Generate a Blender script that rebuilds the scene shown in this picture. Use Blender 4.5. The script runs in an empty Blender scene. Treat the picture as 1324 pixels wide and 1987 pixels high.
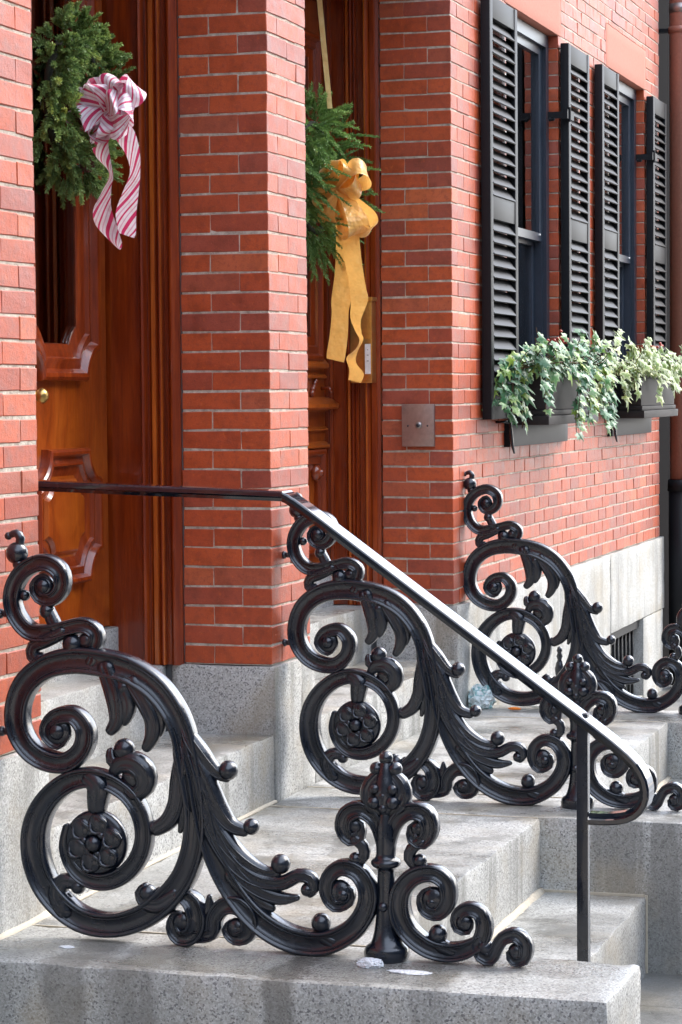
import bpy, bmesh, math, random
from mathutils import Vector, Matrix, Quaternion
R=math.radians
scene=bpy.context.scene
COL=scene.collection
random.seed(7)
# ---------------------------------------------------------------- camera
CAM=Vector((-7.5061,-2.6111,0.8928))
yaw,pitch,roll=0.3060,0.0494,-0.0079
fw=Vector((math.cos(yaw)*math.cos(pitch),math.sin(yaw)*math.cos(pitch),-math.sin(pitch)))
rt=Vector((math.sin(yaw),-math.cos(yaw),0)); upv=rt.cross(fw)
r2=rt*math.cos(roll)+upv*math.sin(roll); u2=-rt*math.sin(roll)+upv*math.cos(roll)
cd=bpy.data.cameras.new('camera'); cam=bpy.data.objects.new('camera',cd); COL.objects.link(cam)
cam.matrix_world=Matrix(((r2.x,u2.x,-fw.x,CAM.x),(r2.y,u2.y,-fw.y,CAM.y),(r2.z,u2.z,-fw.z,CAM.z),(0,0,0,1)))
cd.sensor_fit='VERTICAL'; cd.sensor_height=36; cd.lens=4750/1987*36; cd.clip_end=3000; cd.clip_start=.1
scene.camera=cam
# ---------------------------------------------------------------- sky and sun (bright overcast)
SUN_EL,SUN_AZ=42,-46          # azimuth in degrees from +X, towards +Y
w=bpy.data.worlds.new('World'); scene.world=w; w.use_nodes=True
nt=w.node_tree; bg=nt.nodes['Background']; sky=nt.nodes.new('ShaderNodeTexSky')
sky.sky_type='NISHITA'; sky.sun_disc=False; sky.sun_elevation=R(SUN_EL); sky.sun_rotation=R(90-SUN_AZ)
sky.air_density=1.0; sky.dust_density=2.5; sky.ozone_density=1.0
veil=nt.nodes.new('ShaderNodeMixRGB'); veil.inputs[0].default_value=.55; veil.inputs[2].default_value=(4.6,5.0,5.8,1)   # even cloud veil over the sky
nt.links.new(sky.outputs[0],veil.inputs[1]); nt.links.new(veil.outputs[0],bg.inputs[0]); bg.inputs[1].default_value=.15
sd=bpy.data.lights.new('sun','SUN'); sd.energy=0.65; sd.angle=R(38); sd.color=(1,.97,.93)
sun=bpy.data.objects.new('sun',sd); COL.objects.link(sun)
sv=Vector((math.cos(R(SUN_EL))*math.cos(R(SUN_AZ)),math.cos(R(SUN_EL))*math.sin(R(SUN_AZ)),math.sin(R(SUN_EL))))
sun.rotation_euler=(-sv).to_track_quat('-Z','Y').to_euler(); sun.location=sv*20
vs=scene.view_settings; vs.view_transform='Standard'; vs.look='None'; vs.gamma=1; vs.use_curve_mapping=False
vs.exposure=2.38
scene.render.engine='CYCLES'
# ---------------------------------------------------------------- material helpers
class NT:
    def __init__(s,name):
        s.m=bpy.data.materials.new(name); s.m.use_nodes=True; s.t=s.m.node_tree; s.b=s.t.nodes['Principled BSDF']
    def n(s,typ,**kw):
        nd=s.t.nodes.new('ShaderNode'+typ)
        for k,v in kw.items():
            if k.startswith('i_'):
                key=k[2:].replace('_',' ')
                nd.inputs[int(key) if key.isdigit() else key].default_value=v
            else: setattr(nd,k,v)
        return nd
    def l(s,a,b): s.t.links.new(a,b)
    def set(s,**kw):
        for k,v in kw.items(): s.b.inputs[k.replace('_',' ')].default_value=v
        return s
    def pos(s,scale=(1,1,1),obj=False):
        g=s.n('TexCoord') if obj else s.n('NewGeometry')
        mp=s.n('Mapping'); mp.inputs['Scale'].default_value=scale
        s.l(g.outputs['Object'] if obj else g.outputs['Position'],mp.inputs[0]); return mp.outputs[0]
    def noise(s,vec,scale,detail=4,rough=.55):
        nd=s.n('TexNoise'); nd.inputs['Scale'].default_value=scale; nd.inputs['Detail'].default_value=detail; nd.inputs['Roughness'].default_value=rough
        s.l(vec,nd.inputs['Vector']); return nd.outputs[0]
    def ramp(s,fac,stops,const=False):
        nd=s.n('ValToRGB'); cr=nd.color_ramp
        if const: cr.interpolation='CONSTANT'
        while len(cr.elements)<len(stops): cr.elements.new(.5)
        for e,(p,c) in zip(cr.elements,stops):
            e.position=p; e.color=(c,c,c,1) if isinstance(c,(int,float)) else (*c,1)
        s.l(fac,nd.inputs[0]); return nd.outputs[0]
    def mix(s,fac,a,b,mode='MIX'):
        nd=s.n('MixRGB',blend_type=mode)
        for sock,v in zip(nd.inputs,(fac,a,b)):
            if isinstance(v,(int,float)): sock.default_value=v if sock.type=='VALUE' else (v,v,v,1)
            elif isinstance(v,tuple): sock.default_value=(*v,1)
            else: s.l(v,sock)
        return nd.outputs[0]
    def math(s,op,a,b=0.):
        nd=s.n('Math',operation=op)
        for sock,v in zip(nd.inputs,(a,b)):
            if isinstance(v,(int,float)): sock.default_value=v
            else: s.l(v,sock)
        return nd.outputs[0]
    def bump(s,h,dist,strength=1.):
        nd=s.n('Bump'); nd.inputs['Distance'].default_value=dist; nd.inputs['Strength'].default_value=strength
        s.l(h,nd.inputs['Height']); s.l(nd.outputs[0],s.b.inputs['Normal'])
    def col(s,c): s.l(c,s.b.inputs['Base Color']); return s
    def rough(s,c): s.l(c,s.b.inputs['Roughness']); return s
def plain(name,c,rough=.5,metal=0,spec=.5):
    a=NT(name); a.set(Base_Color=(*c,1),Roughness=rough,Metallic=metal); a.b.inputs['Specular IOR Level'].default_value=spec
    v=a.pos(); nz=a.noise(v,60,3); a.col(a.mix(.35,c,a.ramp(nz,[(.3,tuple(x*.7 for x in c)),(.7,tuple(min(1,x*1.25) for x in c))]))); return a.m
def brick_mat(name,island):
    a=NT(name)
    rnd=a.n('NewGeometry').outputs['Random Per Island'] if island else a.n('ObjectInfo').outputs['Random']
    c=a.ramp(rnd,[(0,(.41,.062,.014)),(.2,(.47,.074,.016)),(.4,(.52,.088,.019)),(.58,(.44,.068,.016)),(.70,(.38,.066,.027)),(.82,(.37,.074,.038)),(.91,(.31,.062,.036)),(1,(.58,.13,.040))])
    v=a.pos(); n1=a.noise(v,14,6,.65); n2=a.noise(v,150,4,.75); n3=a.noise(v,2.2,4); n4=a.noise(v,46,5,.7); n5=a.noise(v,420,2,.6)
    c=a.mix(.75,c,a.ramp(n1,[(.28,.42),(.5,.86),(.72,1.)]),'MULTIPLY')
    c=a.mix(a.ramp(n4,[(.52,0),(.64,.45)]),c,(.22,.036,.018))
    c=a.mix(a.ramp(n4,[(.30,.5),(.42,0)]),c,(.60,.12,.020))
    c=a.mix(a.ramp(n2,[(.57,0),(.70,.6)]),c,(.13,.038,.028))
    c=a.mix(a.ramp(n2,[(.26,.45),(.38,0)]),c,(.58,.25,.15))
    c=a.mix(a.ramp(n3,[(.5,0),(.72,.22)]),c,(.24,.09,.07))
    a.col(c); a.rough(a.ramp(n1,[(.3,.38),(.7,.58)])); a.b.inputs['Specular IOR Level'].default_value=.55
    a.bump(a.mix(.5,n4,a.mix(.4,n2,n5)),.004,.8); return a.m
def mortar_mat():
    a=NT('mortar'); v=a.pos(); n1=a.noise(v,30,5,.65); n2=a.noise(v,90,4,.7); n3=a.noise(v,1.6,3)
    c=a.ramp(n1,[(.25,(.22,.18,.14)),(.45,(.42,.36,.29)),(.60,(.56,.50,.41)),(.75,(.76,.69,.58))]); c=a.mix(a.ramp(n3,[(.4,0),(.7,.45)]),c,(.30,.24,.20)); a.col(c); a.set(Roughness=.9); a.bump(n2,.004,1); return a.m
def granite_mat(name,tone=1.,speck=1.,streak=.35,warm=0.,big=1.,front=False):
    a=NT(name); v=a.pos(); g=a.n('NewGeometry')
    vo=a.n('TexVoronoi',feature='F1'); vo.inputs['Scale'].default_value=230; a.l(v,vo.inputs['Vector'])
    cell=a.n('SeparateColor'); a.l(vo.outputs['Color'],cell.inputs[0])
    base=a.ramp(cell.outputs[0],[(0,(.30*tone,.30*tone,.275*tone)),(.45,(.40*tone,.40*tone,.375*tone)),(1,(.54*tone,.54*tone,.52*tone))])
    nf=a.noise(v,150,3,.7)
    sp=a.ramp(cell.outputs[1],[(0,1.),(.10,1.),(.12,0)],False); base=a.mix(a.mix(1,sp,(.8*speck,)*3,'MULTIPLY'),base,(.12,.12,.125))
    base=a.mix(a.ramp(nf,[(.60,0),(.70,.55*speck)]),base,(.16,.16,.165))
    base=a.mix(a.ramp(a.noise(v,330,2,.6),[(.62,0),(.7,.5*speck)]),base,(.28,.23,.17))
    # stains with shapes of their own: run-down streaks and blotches
    vs_=a.pos((5,5,.35)); st=a.noise(vs_,1.0,5,.6); sm=a.ramp(st,[(.53,0),(.60,1)])
    base=a.mix(a.mix(1,sm,(streak,)*3,'MULTIPLY'),base,(.13,.13,.115))
    bl=a.noise(a.pos((1.3,1.3,.8)),1.5,6,.6); base=a.mix(a.ramp(bl,[(.50,0),(.58,.55*big)]),base,(.17,.165,.15))
    ye=a.noise(v,3.1,4,.6); base=a.mix(a.ramp(ye,[(.50,0),(.68,.42+warm)]),base,(.38,.31,.20))
    if front:      # run-down damp stains and the wet patch under the iron feet
        sx=a.n('SeparateXYZ'); a.l(v,sx.inputs[0]); wob=a.math('MULTIPLY',a.math('SUBTRACT',a.noise(a.pos((9,9,4)),1.,5,.65),.5),.16)
        yy=a.math('ADD',sx.outputs[1],wob); k=a.ramp(a.math('MULTIPLY',yy,-1/1.6),[(.135,0),(.15,.9),(.20,.9),(.225,.1),(.245,.55),(.275,.95),(.305,.9),(.32,0),(.475,0),(.488,1),(.520,1),(.533,0),(.69,0),(.705,.6),(.74,.5),(.75,0)])
        sm2=a.mix(1,k,a.ramp(a.noise(v,5,5,.65),[(.30,.55),(.6,1)]),'MULTIPLY'); base=a.mix(a.mix(1,sm2,(.75,)*3,'MULTIPLY'),base,(.135,.13,.115))
    # rain-wet where the stone lies flat
    nz=a.n('SeparateXYZ'); a.l(g.outputs['Normal'],nz.inputs[0])
    flat=a.ramp(nz.outputs[2],[(.75,0),(.95,1)])
    wet=a.ramp(a.noise(a.pos((1.6,.8,1)),2.2,5,.55),[(.34,.05),(.66,1)])
    if front:
        xx=a.math('ADD',sx.outputs[0],a.math('MULTIPLY',wob,.9)); pa_=a.ramp(a.math('MULTIPLY',a.math('ADD',xx,2.4),2.),[(.17,0),(.24,1),(.62,1),(.70,.1)])
        pb_=a.ramp(a.math('MULTIPLY',yy,-1/1.6),[(.20,0),(.26,1),(.72,1),(.80,0)]); wet=a.mix(1,wet,a.mix(1,pa_,pb_,'MULTIPLY'),'LIGHTEN')
    wetf=a.mix(1,flat,wet,'MULTIPLY')
    base=a.mix(a.mix(1,wetf,(.8,)*3,'MULTIPLY'),base,a.mix(1,base,(.52,.51,.48),'MULTIPLY'))
    a.col(base)
    a.rough(a.mix(wetf,.78,a.ramp(a.noise(v,9,4),[(.35,.07),(.7,.22)])))
    a.bump(a.mix(.35,nf,a.noise(v,26,5,.65)),.0035,.75); return a.m
def wood_mat(name,c0,c1,c2,burl=False,rough=.28):
    a=NT(name)
    v=a.pos((1,1,.08) if not burl else (1,1,.5)); n0=a.noise(a.pos((1,1,.25)),3,3)
    vm=a.n('VectorMath',operation='ADD'); a.l(v,vm.inputs[0]); sc=a.n('VectorMath',operation='SCALE'); sc.inputs['Scale'].default_value=.6 if burl else .03; 
    nn=a.n('TexNoise'); nn.inputs['Scale'].default_value=4; a.l(v,nn.inputs['Vector']); a.l(nn.outputs['Color'],sc.inputs[0]); a.l(sc.outputs[0],vm.inputs[1])
    g=a.noise(vm.outputs[0],45 if not burl else 7,6,.65)
    c=a.ramp(g,[(.3,c0),(.5,c1),(.72,c2)]); c=a.mix(a.ramp(n0,[(.4,0),(.7,.35)]),c,c0)
    fine=a.noise(a.pos((1,1,.04)),260,3,.6); c=a.mix(a.ramp(fine,[(.55,0),(.7,.4)]),c,tuple(x*.4 for x in c0))
    a.col(c); a.set(Roughness=rough); a.b.inputs['Coat Weight'].default_value=.7; a.b.inputs['Coat Roughness'].default_value=.10
    a.bump(fine,.0012,.6); return a.m
def iron_mat(bmp=.6,rg=.19):
    a=NT('black_painted_iron'); v=a.pos(obj=True); n=a.noise(v,130,4,.65); n2=a.noise(v,16,4)
    c=a.ramp(n2,[(.35,(.003,.006,.013)),(.6,(.0045,.008,.016)),(.9,(.012,.011,.013))])
    a.col(c); a.rough(a.ramp(n2,[(.3,rg*1.1),(.7,rg*1.9)])); a.b.inputs['Specular IOR Level'].default_value=.5; a.b.inputs['Coat Weight'].default_value=.6; a.b.inputs['Coat Roughness'].default_value=rg*.5
    a.bump(a.mix(.4,a.mix(.5,n,a.noise(v,55,4,.6)),n2),.0038,bmp); return a.m
def foliage_mat(name,stops,rough=.5,trans=.25):
    a=NT(name); at=a.n('Attribute'); at.attribute_name='tint'
    c=a.ramp(at.outputs['Fac'],stops); v=a.pos(); c=a.mix(.5,c,a.ramp(a.noise(v,40,3),[(.3,.55),(.7,1.)]),'MULTIPLY'); a.col(c); a.set(Roughness=rough)
    a.b.inputs['Specular IOR Level'].default_value=.35
    tr=a.n('BsdfTranslucent'); a.l(c,tr.inputs[0]); mx=a.n('MixShader'); mx.inputs[0].default_value=trans
    out=a.t.nodes['Material Output']; a.l(a.b.outputs[0],mx.inputs[1]); a.l(tr.outputs[0],mx.inputs[2]); a.l(mx.outputs[0],out.inputs[0]); return a.m
def ribbon_mat(name,cols=None,plainc=None,rough=.4,trans=.3):
    a=NT(name)
    if cols:
        uv=a.n('UVMap'); sp=a.n('SeparateXYZ'); a.l(uv.outputs[0],sp.inputs[0]); c=a.ramp(a.math('FRACT',a.math('MULTIPLY',a.math('ADD',sp.outputs[1],a.math('MULTIPLY',sp.outputs[0],.75)),1.05)),cols,True)
    else:
        v=a.pos(); c=a.ramp(a.noise(v,25,3),[(.3,plainc),(.7,tuple(min(1,x*1.15) for x in plainc))])
    a.col(c); a.set(Roughness=rough); a.b.inputs['Sheen Weight'].default_value=.3
    fn=a.n('UVMap'); wv=a.n('TexNoise'); wv.inputs['Scale'].default_value=24; a.l(a.pos(),wv.inputs['Vector']); a.bump(wv.outputs[0],.03,.6)
    tr=a.n('BsdfTranslucent'); a.l(c,tr.inputs[0]); mx=a.n('MixShader'); mx.inputs[0].default_value=trans
    out=a.t.nodes['Material Output']; a.l(a.b.outputs[0],mx.inputs[1]); a.l(tr.outputs[0],mx.inputs[2]); a.l(mx.outputs[0],out.inputs[0]); return a.m
def glass_mat(name,tint=(.9,.93,.95)):
    a=NT(name); out=a.t.nodes['Material Output']
    gl=a.n('BsdfGlossy'); gl.inputs['Roughness'].default_value=.02; gl.inputs[0].default_value=(1,1,1,1)
    tr=a.n('BsdfTransparent'); tr.inputs[0].default_value=(*tint,1); fr=a.n('Fresnel'); fr.inputs[0].default_value=1.52
    f2=a.math('MULTIPLY',fr.outputs[0],1.6); mx=a.n('MixShader'); a.l(f2,mx.inputs[0]); a.l(tr.outputs[0],mx.inputs[1]); a.l(gl.outputs[0],mx.inputs[2]); a.l(mx.outputs[0],out.inputs[0]); return a.m
MAT={}
MAT['brick']=brick_mat('red_brick',False); MAT['brickfar']=brick_mat('red_brick_joined',True); MAT['mortar']=mortar_mat()
MAT['granite']=granite_mat('granite',1.05,1.0,.6,0,.7); MAT['granite_front']=granite_mat('granite_damp',1.08,1.0,.25,.1,.4,True); MAT['granite_wall']=granite_mat('granite_pale',1.1,.5,.3,0,.6); MAT['pave']=granite_mat('paving_stone',.42,.6,.1,-.2)
MAT['wood']=wood_mat('mahogany',(.13,.015,.002),(.22,.029,.003),(.35,.060,.006))
MAT['woodlight']=wood_mat('mahogany_bright',(.26,.050,.006),(.42,.095,.011),(.56,.15,.020))  # brighter mahogany; on the jambs its strips stand in for highlights
MAT['burl']=wood_mat('mahogany_veneer',(.16,.022,.002),(.33,.060,.005),(.50,.12,.011),burl=True)
MAT['iron']=iron_mat(); MAT['smoothiron']=iron_mat(.04,.05)
MAT['shutter']=plain('shutter_paint',(.009,.010,.012),.5,0,.2); MAT['sash']=plain('navy_sash_paint',(.026,.036,.052),.35)
MAT['stonelintel']=plain('sandstone',(.46,.165,.11),.8)
MAT['dark']=plain('shade_black',(.006,.005,.005),.9,0,.03); MAT['curtain']=plain('dark_curtain',(.022,.012,.012),.9)  # near-black stands in for shade in the gap, opening and door backing
MAT['glass']=glass_mat('window_glass'); MAT['brass']=plain('aged_brass',(.50,.33,.11),.32,.9); MAT['steel']=plain('brushed_plate',(.36,.31,.29),.36,.75)
MAT['white']=plain('white_card',(.80,.80,.79),.5); MAT['ink']=plain('printed_ink',(.04,.04,.05),.6)
MAT['copper']=plain('brown_pipe_paint',(.30,.125,.085),.32); MAT['planter']=plain('planter_grey',(.036,.032,.031),.6,0,.2)
MAT['cone']=plain('pine_cone',(.075,.030,.016),.7); MAT['twig']=plain('twig',(.09,.05,.025),.8); MAT['berry']=plain('red_berry',(.40,.055,.03),.35)
MAT['spruce']=foliage_mat('spruce',[(0,(.10,.18,.06)),(.4,(.21,.33,.10)),(.7,(.34,.46,.13)),(1,(.52,.57,.12))])
MAT['balsam']=foliage_mat('balsam',[(0,(.09,.20,.05)),(.5,(.21,.37,.10)),(.8,(.34,.48,.17)),(1,(.52,.60,.32))])
MAT['streetwall']=plain('street_masonry',(.10,.105,.11),.85)
MAT['reflection_tone']=plain('pane_reflection_tone',(.16,.12,.12),.9)
MAT['twigdark']=plain('dark_twig_core',(.012,.016,.008),.9); MAT['bead']=plain('pale_mortar_bead',(.50,.44,.34),.85)
MAT['gold']=ribbon_mat('gold_satin',plainc=(.77,.45,.12),rough=.32,trans=.35)
PK=(.62,.035,.14); WH=(.84,.78,.82); LP=(.72,.45,.56)
MAT['candy']=ribbon_mat('striped_ribbon',[(0,PK),(.20,WH),(.34,LP),(.42,WH),(.56,PK),(.66,WH),(.80,LP),(.86,WH)],rough=.55,trans=.25)
MAT['cream_ribbon']=ribbon_mat('cream_gold_ribbon',plainc=(.80,.60,.26),rough=.35)
# ---------------------------------------------------------------- mesh helpers
class MB:
    def __init__(s): s.v=[]; s.f=[]; s.uv=None; s.t=None
    def add(s,vs,fs):
        o=len(s.v); s.v+=[tuple(p) for p in vs]; s.f+=[tuple(i+o for i in f) for f in fs]; return s
    def box(s,x0,x1,y0,y1,z0,z1):
        return s.add([(x0,y0,z0),(x1,y0,z0),(x1,y1,z0),(x0,y1,z0),(x0,y0,z1),(x1,y0,z1),(x1,y1,z1),(x0,y1,z1)],
            [(0,3,2,1),(4,5,6,7),(0,1,5,4),(1,2,6,5),(2,3,7,6),(3,0,4,7)])
    def tube(s,pts,rad,n=8,cap=True):
        pts=[Vector(p) for p in pts]; rs=rad if isinstance(rad,(list,tuple)) else [rad]*len(pts); vs=[]; fs=[]
        prev=None
        for i,p in enumerate(pts):
            d=(pts[min(i+1,len(pts)-1)]-pts[max(i-1,0)]).normalized()
            ref=Vector((0,0,1)) if abs(d.z)<.95 else Vector((1,0,0))
            if prev is not None: ref=prev
            a=d.cross(ref).normalized(); b=a.cross(d).normalized(); prev=b
            for k in range(n):
                an=2*math.pi*k/n; vs.append(p+a*math.cos(an)*rs[i]+b*math.sin(an)*rs[i])
        for i in range(len(pts)-1):
            for k in range(n):
                k2=(k+1)%n; fs.append((i*n+k,i*n+k2,(i+1)*n+k2,(i+1)*n+k))
        if cap: fs.append(tuple(range(n))[::-1]); fs.append(tuple((len(pts)-1)*n+k for k in range(n)))
        return s.add(vs,fs)
    def ball(s,c,r,n=14,m=9,sc=(1,1,1)):
        c=Vector(c); vs=[c+Vector((0,0,r*sc[2]))]; fs=[]
        for i in range(1,m):
            th=math.pi*i/m
            for k in range(n):
                ph=2*math.pi*k/n; vs.append(c+Vector((r*sc[0]*math.sin(th)*math.cos(ph),r*sc[1]*math.sin(th)*math.sin(ph),r*sc[2]*math.cos(th))))
        vs.append(c-Vector((0,0,r*sc[2])))
        for k in range(n):
            k2=(k+1)%n; fs.append((0,1+k,1+k2)); b=1+(m-2)*n; fs.append((len(vs)-1,b+k2,b+k))
        for i in range(m-2):
            for k in range(n):
                k2=(k+1)%n; a=1+i*n; fs.append((a+k,a+n+k,a+n+k2,a+k2))
        return s.add(vs,fs)
    def loft(s,rings,closed_ring=True,closed_path=False,cap=False):
        n=len(rings[0]); vs=[p for r in rings for p in r]; fs=[]; m=len(rings)
        for i in range(m if closed_path else m-1):
            j=(i+1)%m
            for k in range(n if closed_ring else n-1):
                k2=(k+1)%n; fs.append((i*n+k,i*n+k2,j*n+k2,j*n+k))
        if cap: fs.append(tuple(range(n))[::-1]); fs.append(tuple((m-1)*n+k for k in range(n)))
        return s.add(vs,fs)
    def mesh(s,name,mat,smooth=False):
        me=bpy.data.meshes.new(name); me.from_pydata(s.v,[],s.f); me.materials.append(MAT[mat] if isinstance(mat,str) else mat)
        if s.uv:
            ul=me.uv_layers.new(name='UVMap'); 
            for li,l in enumerate(me.loops): ul.data[li].uv=s.uv[l.vertex_index]
        if s.t:
            at=me.attributes.new('tint','FLOAT','POINT'); at.data.foreach_set('value',s.t)
        if smooth: me.polygons.foreach_set('use_smooth',[True]*len(me.polygons))
        me.update(); return me
    def fix(s,me):
        bm=bmesh.new(); bm.from_mesh(me); bmesh.ops.recalc_face_normals(bm,faces=bm.faces[:]); bm.to_mesh(me); bm.free(); return me
    def obj(s,name,mat,parent=None,smooth=False,fix=True):
        me=s.mesh(name,mat,smooth)
        if fix: s.fix(me)
        return put(name,me,parent)
def put(name,me,parent=None,loc=None):
    o=bpy.data.objects.new(name,me); COL.objects.link(o)
    if parent is not None: o.parent=parent
    if loc is not None: o.location=loc
    return o
def tag(o,label=None,cat=None,group=None,kind=None):
    for k,v in (('label',label),('category',cat),('group',group),('kind',kind)):
        if v: o[k]=v
    return o
def thing(name,label,cat,loc=(0,0,0),group=None):
    o=bpy.data.objects.new(name,None); COL.objects.link(o); o.location=loc; o.empty_display_size=.1
    return tag(o,label,cat,group)
def copy_thing(src,loc):
    def rec(o,par):
        c=o.copy(); COL.objects.link(c)
        if par is not None: c.parent=par
        for ch in kids.get(o,[]): rec(ch,c)
        return c
    kids={}
    for o in COL.objects:
        if o.parent: kids.setdefault(o.parent,[]).append(o)
    c=rec(src,None); c.location=loc; return c
def stone_mesh(x0,x1,y0,y1,z0,z1,mat,bev=.007,jit=.0016,seed=0,step=.07):
    rnd=random.Random(seed+int(x0*977+y0*331+z0*71))
    bm=bmesh.new(); bmesh.ops.create_cube(bm,size=1)
    for v in bm.verts: v.co=Vector((x0+(v.co.x+.5)*(x1-x0),y0+(v.co.y+.5)*(y1-y0),z0+(v.co.z+.5)*(z1-z0)))
    for ax,L in enumerate((x1-x0,y1-y0,z1-z0)):
        n=int(L/step)
        for k in range(1,n+1):
            co=[0,0,0]; no=[0,0,0]; co[ax]=(x0,y0,z0)[ax]+L*(k+rnd.uniform(-.2,.2))/(n+1); no[ax]=1
            bmesh.ops.bisect_plane(bm,geom=bm.verts[:]+bm.edges[:]+bm.faces[:],plane_co=co,plane_no=no)
    eds=[e for e in bm.edges if len(e.link_faces)==2 and e.link_faces[0].normal.dot(e.link_faces[1].normal)<.5]
    ev={v for e in eds for v in e.verts}
    for v in ev: v.co+=Vector((rnd.uniform(-jit,jit),rnd.uniform(-jit,jit),rnd.uniform(-jit,jit)))
    bmesh.ops.bevel(bm,geom=eds,offset=bev,segments=2,profile=.6,affect='EDGES')
    me=bpy.data.meshes.new('stone'); bm.to_mesh(me); bm.free(); me.materials.append(MAT[mat])
    me.polygons.foreach_set('use_smooth',[True]*len(me.polygons))
    try: me.set_sharp_from_angle(angle=R(50))
    except Exception: pass
    return me
def stone(name,parent,x0,x1,y0,y1,z0,z1,mat='granite',**k):
    return put(name,stone_mesh(x0,x1,y0,y1,z0,z1,mat,**k),parent)
# ---------------------------------------------------------------- levels
ZP,ZS,ZG,ZL=-.441,-.672,-.91,-.224   # platform, lower step, pavement, landing
H=.064
# ---------------------------------------------------------------- ground
g=MB(); g.box(-400,400,-400,400,-1.5,ZG-.02); tag(g.obj('ground','pave'),kind='structure')
pv=MB(); pv.box(-30,40,-4.2,-.3,ZG-.019,ZG-.006); pave=pv.obj('pavement','mortar'); tag(pave,kind='structure')
rnd=random.Random(3)
x=-4.0
while x<9:
    wd=rnd.uniform(.55,.95); y=-.31
    while y>-3.2:
        dp=rnd.uniform(.5,.8); put('paving_slab',stone_mesh(x,x+wd-.008,y-dp+.008,y,ZG-.03,ZG,'pave',bev=.004,seed=int(x*10+y*7),step=.4),pave); y-=dp
    x+=wd
# ---------------------------------------------------------------- bricks
_bm={}
def brick_mesh(lx,ly,lz,var):
    key=(round(lx,3),round(ly,3),round(lz,3),var)
    if key in _bm: return _bm[key]
    rd=random.Random(str(key)); bm=bmesh.new(); bmesh.ops.create_cube(bm,size=1)
    for v in bm.verts:
        v.co=Vector((v.co.x*lx,v.co.y*ly,v.co.z*lz))+Vector((rd.uniform(-.0012,.0012),rd.uniform(-.0018,.0004),rd.uniform(-.0018,.0018)))
    bmesh.ops.bevel(bm,geom=bm.edges[:],offset=.0024,segments=1,affect='EDGES')
    me=bpy.data.meshes.new('brick'); bm.to_mesh(me); bm.free(); me.materials.append(MAT['brick']); _bm[key]=me; return me
def lay(parent,bricks,limit=295):
    """bricks: list of (x0,x1,y0,y1,z0,z1); the ones that show largest become parts, the rest one joined part"""
    def score(b):
        c=Vector(((b[0]+b[1])/2,(b[2]+b[3])/2,(b[4]+b[5])/2)); d=c-CAM; z=d.dot(fw)
        area=((b[1]-b[0])*.3+(b[3]-b[2])*(.9 if b[6] else 0))/z/z
        vis=abs(4750*d.dot(r2)/z)<690 and abs(4750*d.dot(u2)/z)<1020
        return area*(1 if vis else .001)
    bricks=sorted(bricks,key=score,reverse=True); rd=random.Random(11)
    for b in bricks[:limit]:
        lx,ly,lz=b[1]-b[0],b[3]-b[2],b[5]-b[4]
        o=put('brick',brick_mesh(lx,ly,lz,rd.randrange(5)),parent,((b[0]+b[1])/2+rd.uniform(-.0008,.0008),(b[2]+b[3])/2+rd.uniform(-.0012,.0012),(b[4]+b[5])/2))
        o.rotation_euler=(rd.uniform(-.004,.004),rd.uniform(-.006,.006),rd.uniform(-.006,.006))
    if len(bricks)>limit:
        mb=MB()
        for b in bricks[limit:]:
            me=brick_mesh(b[1]-b[0],b[3]-b[2],b[5]-b[4],rd.randrange(5)); c=Vector(((b[0]+b[1])/2,(b[2]+b[3])/2+rd.uniform(-.0015,.0015),(b[4]+b[5])/2))
            mb.add([v.co+c for v in me.vertices],[tuple(p.vertices) for p in me.polygons])
        o=mb.obj('brickwork','brickfar',parent,fix=False); o['kind']='stuff'
J=.0064   # bed joint
JV=.0018
def course_runs(x0,x1,odd,lc,rc,holes,z):
    """stretcher run from x0 to x1 with corner units"""
    cuts=[x0]; 
    first=.2 if odd else .1
    p=x0+first
    if rc:
        last=x1-(.2 if odd else .1)
        n=max(1,round((last-p)/.2)) if last-p>.05 else 0
        if n: st=(last-p)/n; cuts+= [p+st*i for i in range(n+1)]
        else: cuts.append(p)
        cuts.append(x1)
    else:
        while p<x1-.03: cuts.append(p); p+=.2
        cuts.append(x1)
    return [(a,b) for a,b in zip(cuts,cuts[1:]) if b-a>.015]
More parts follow.
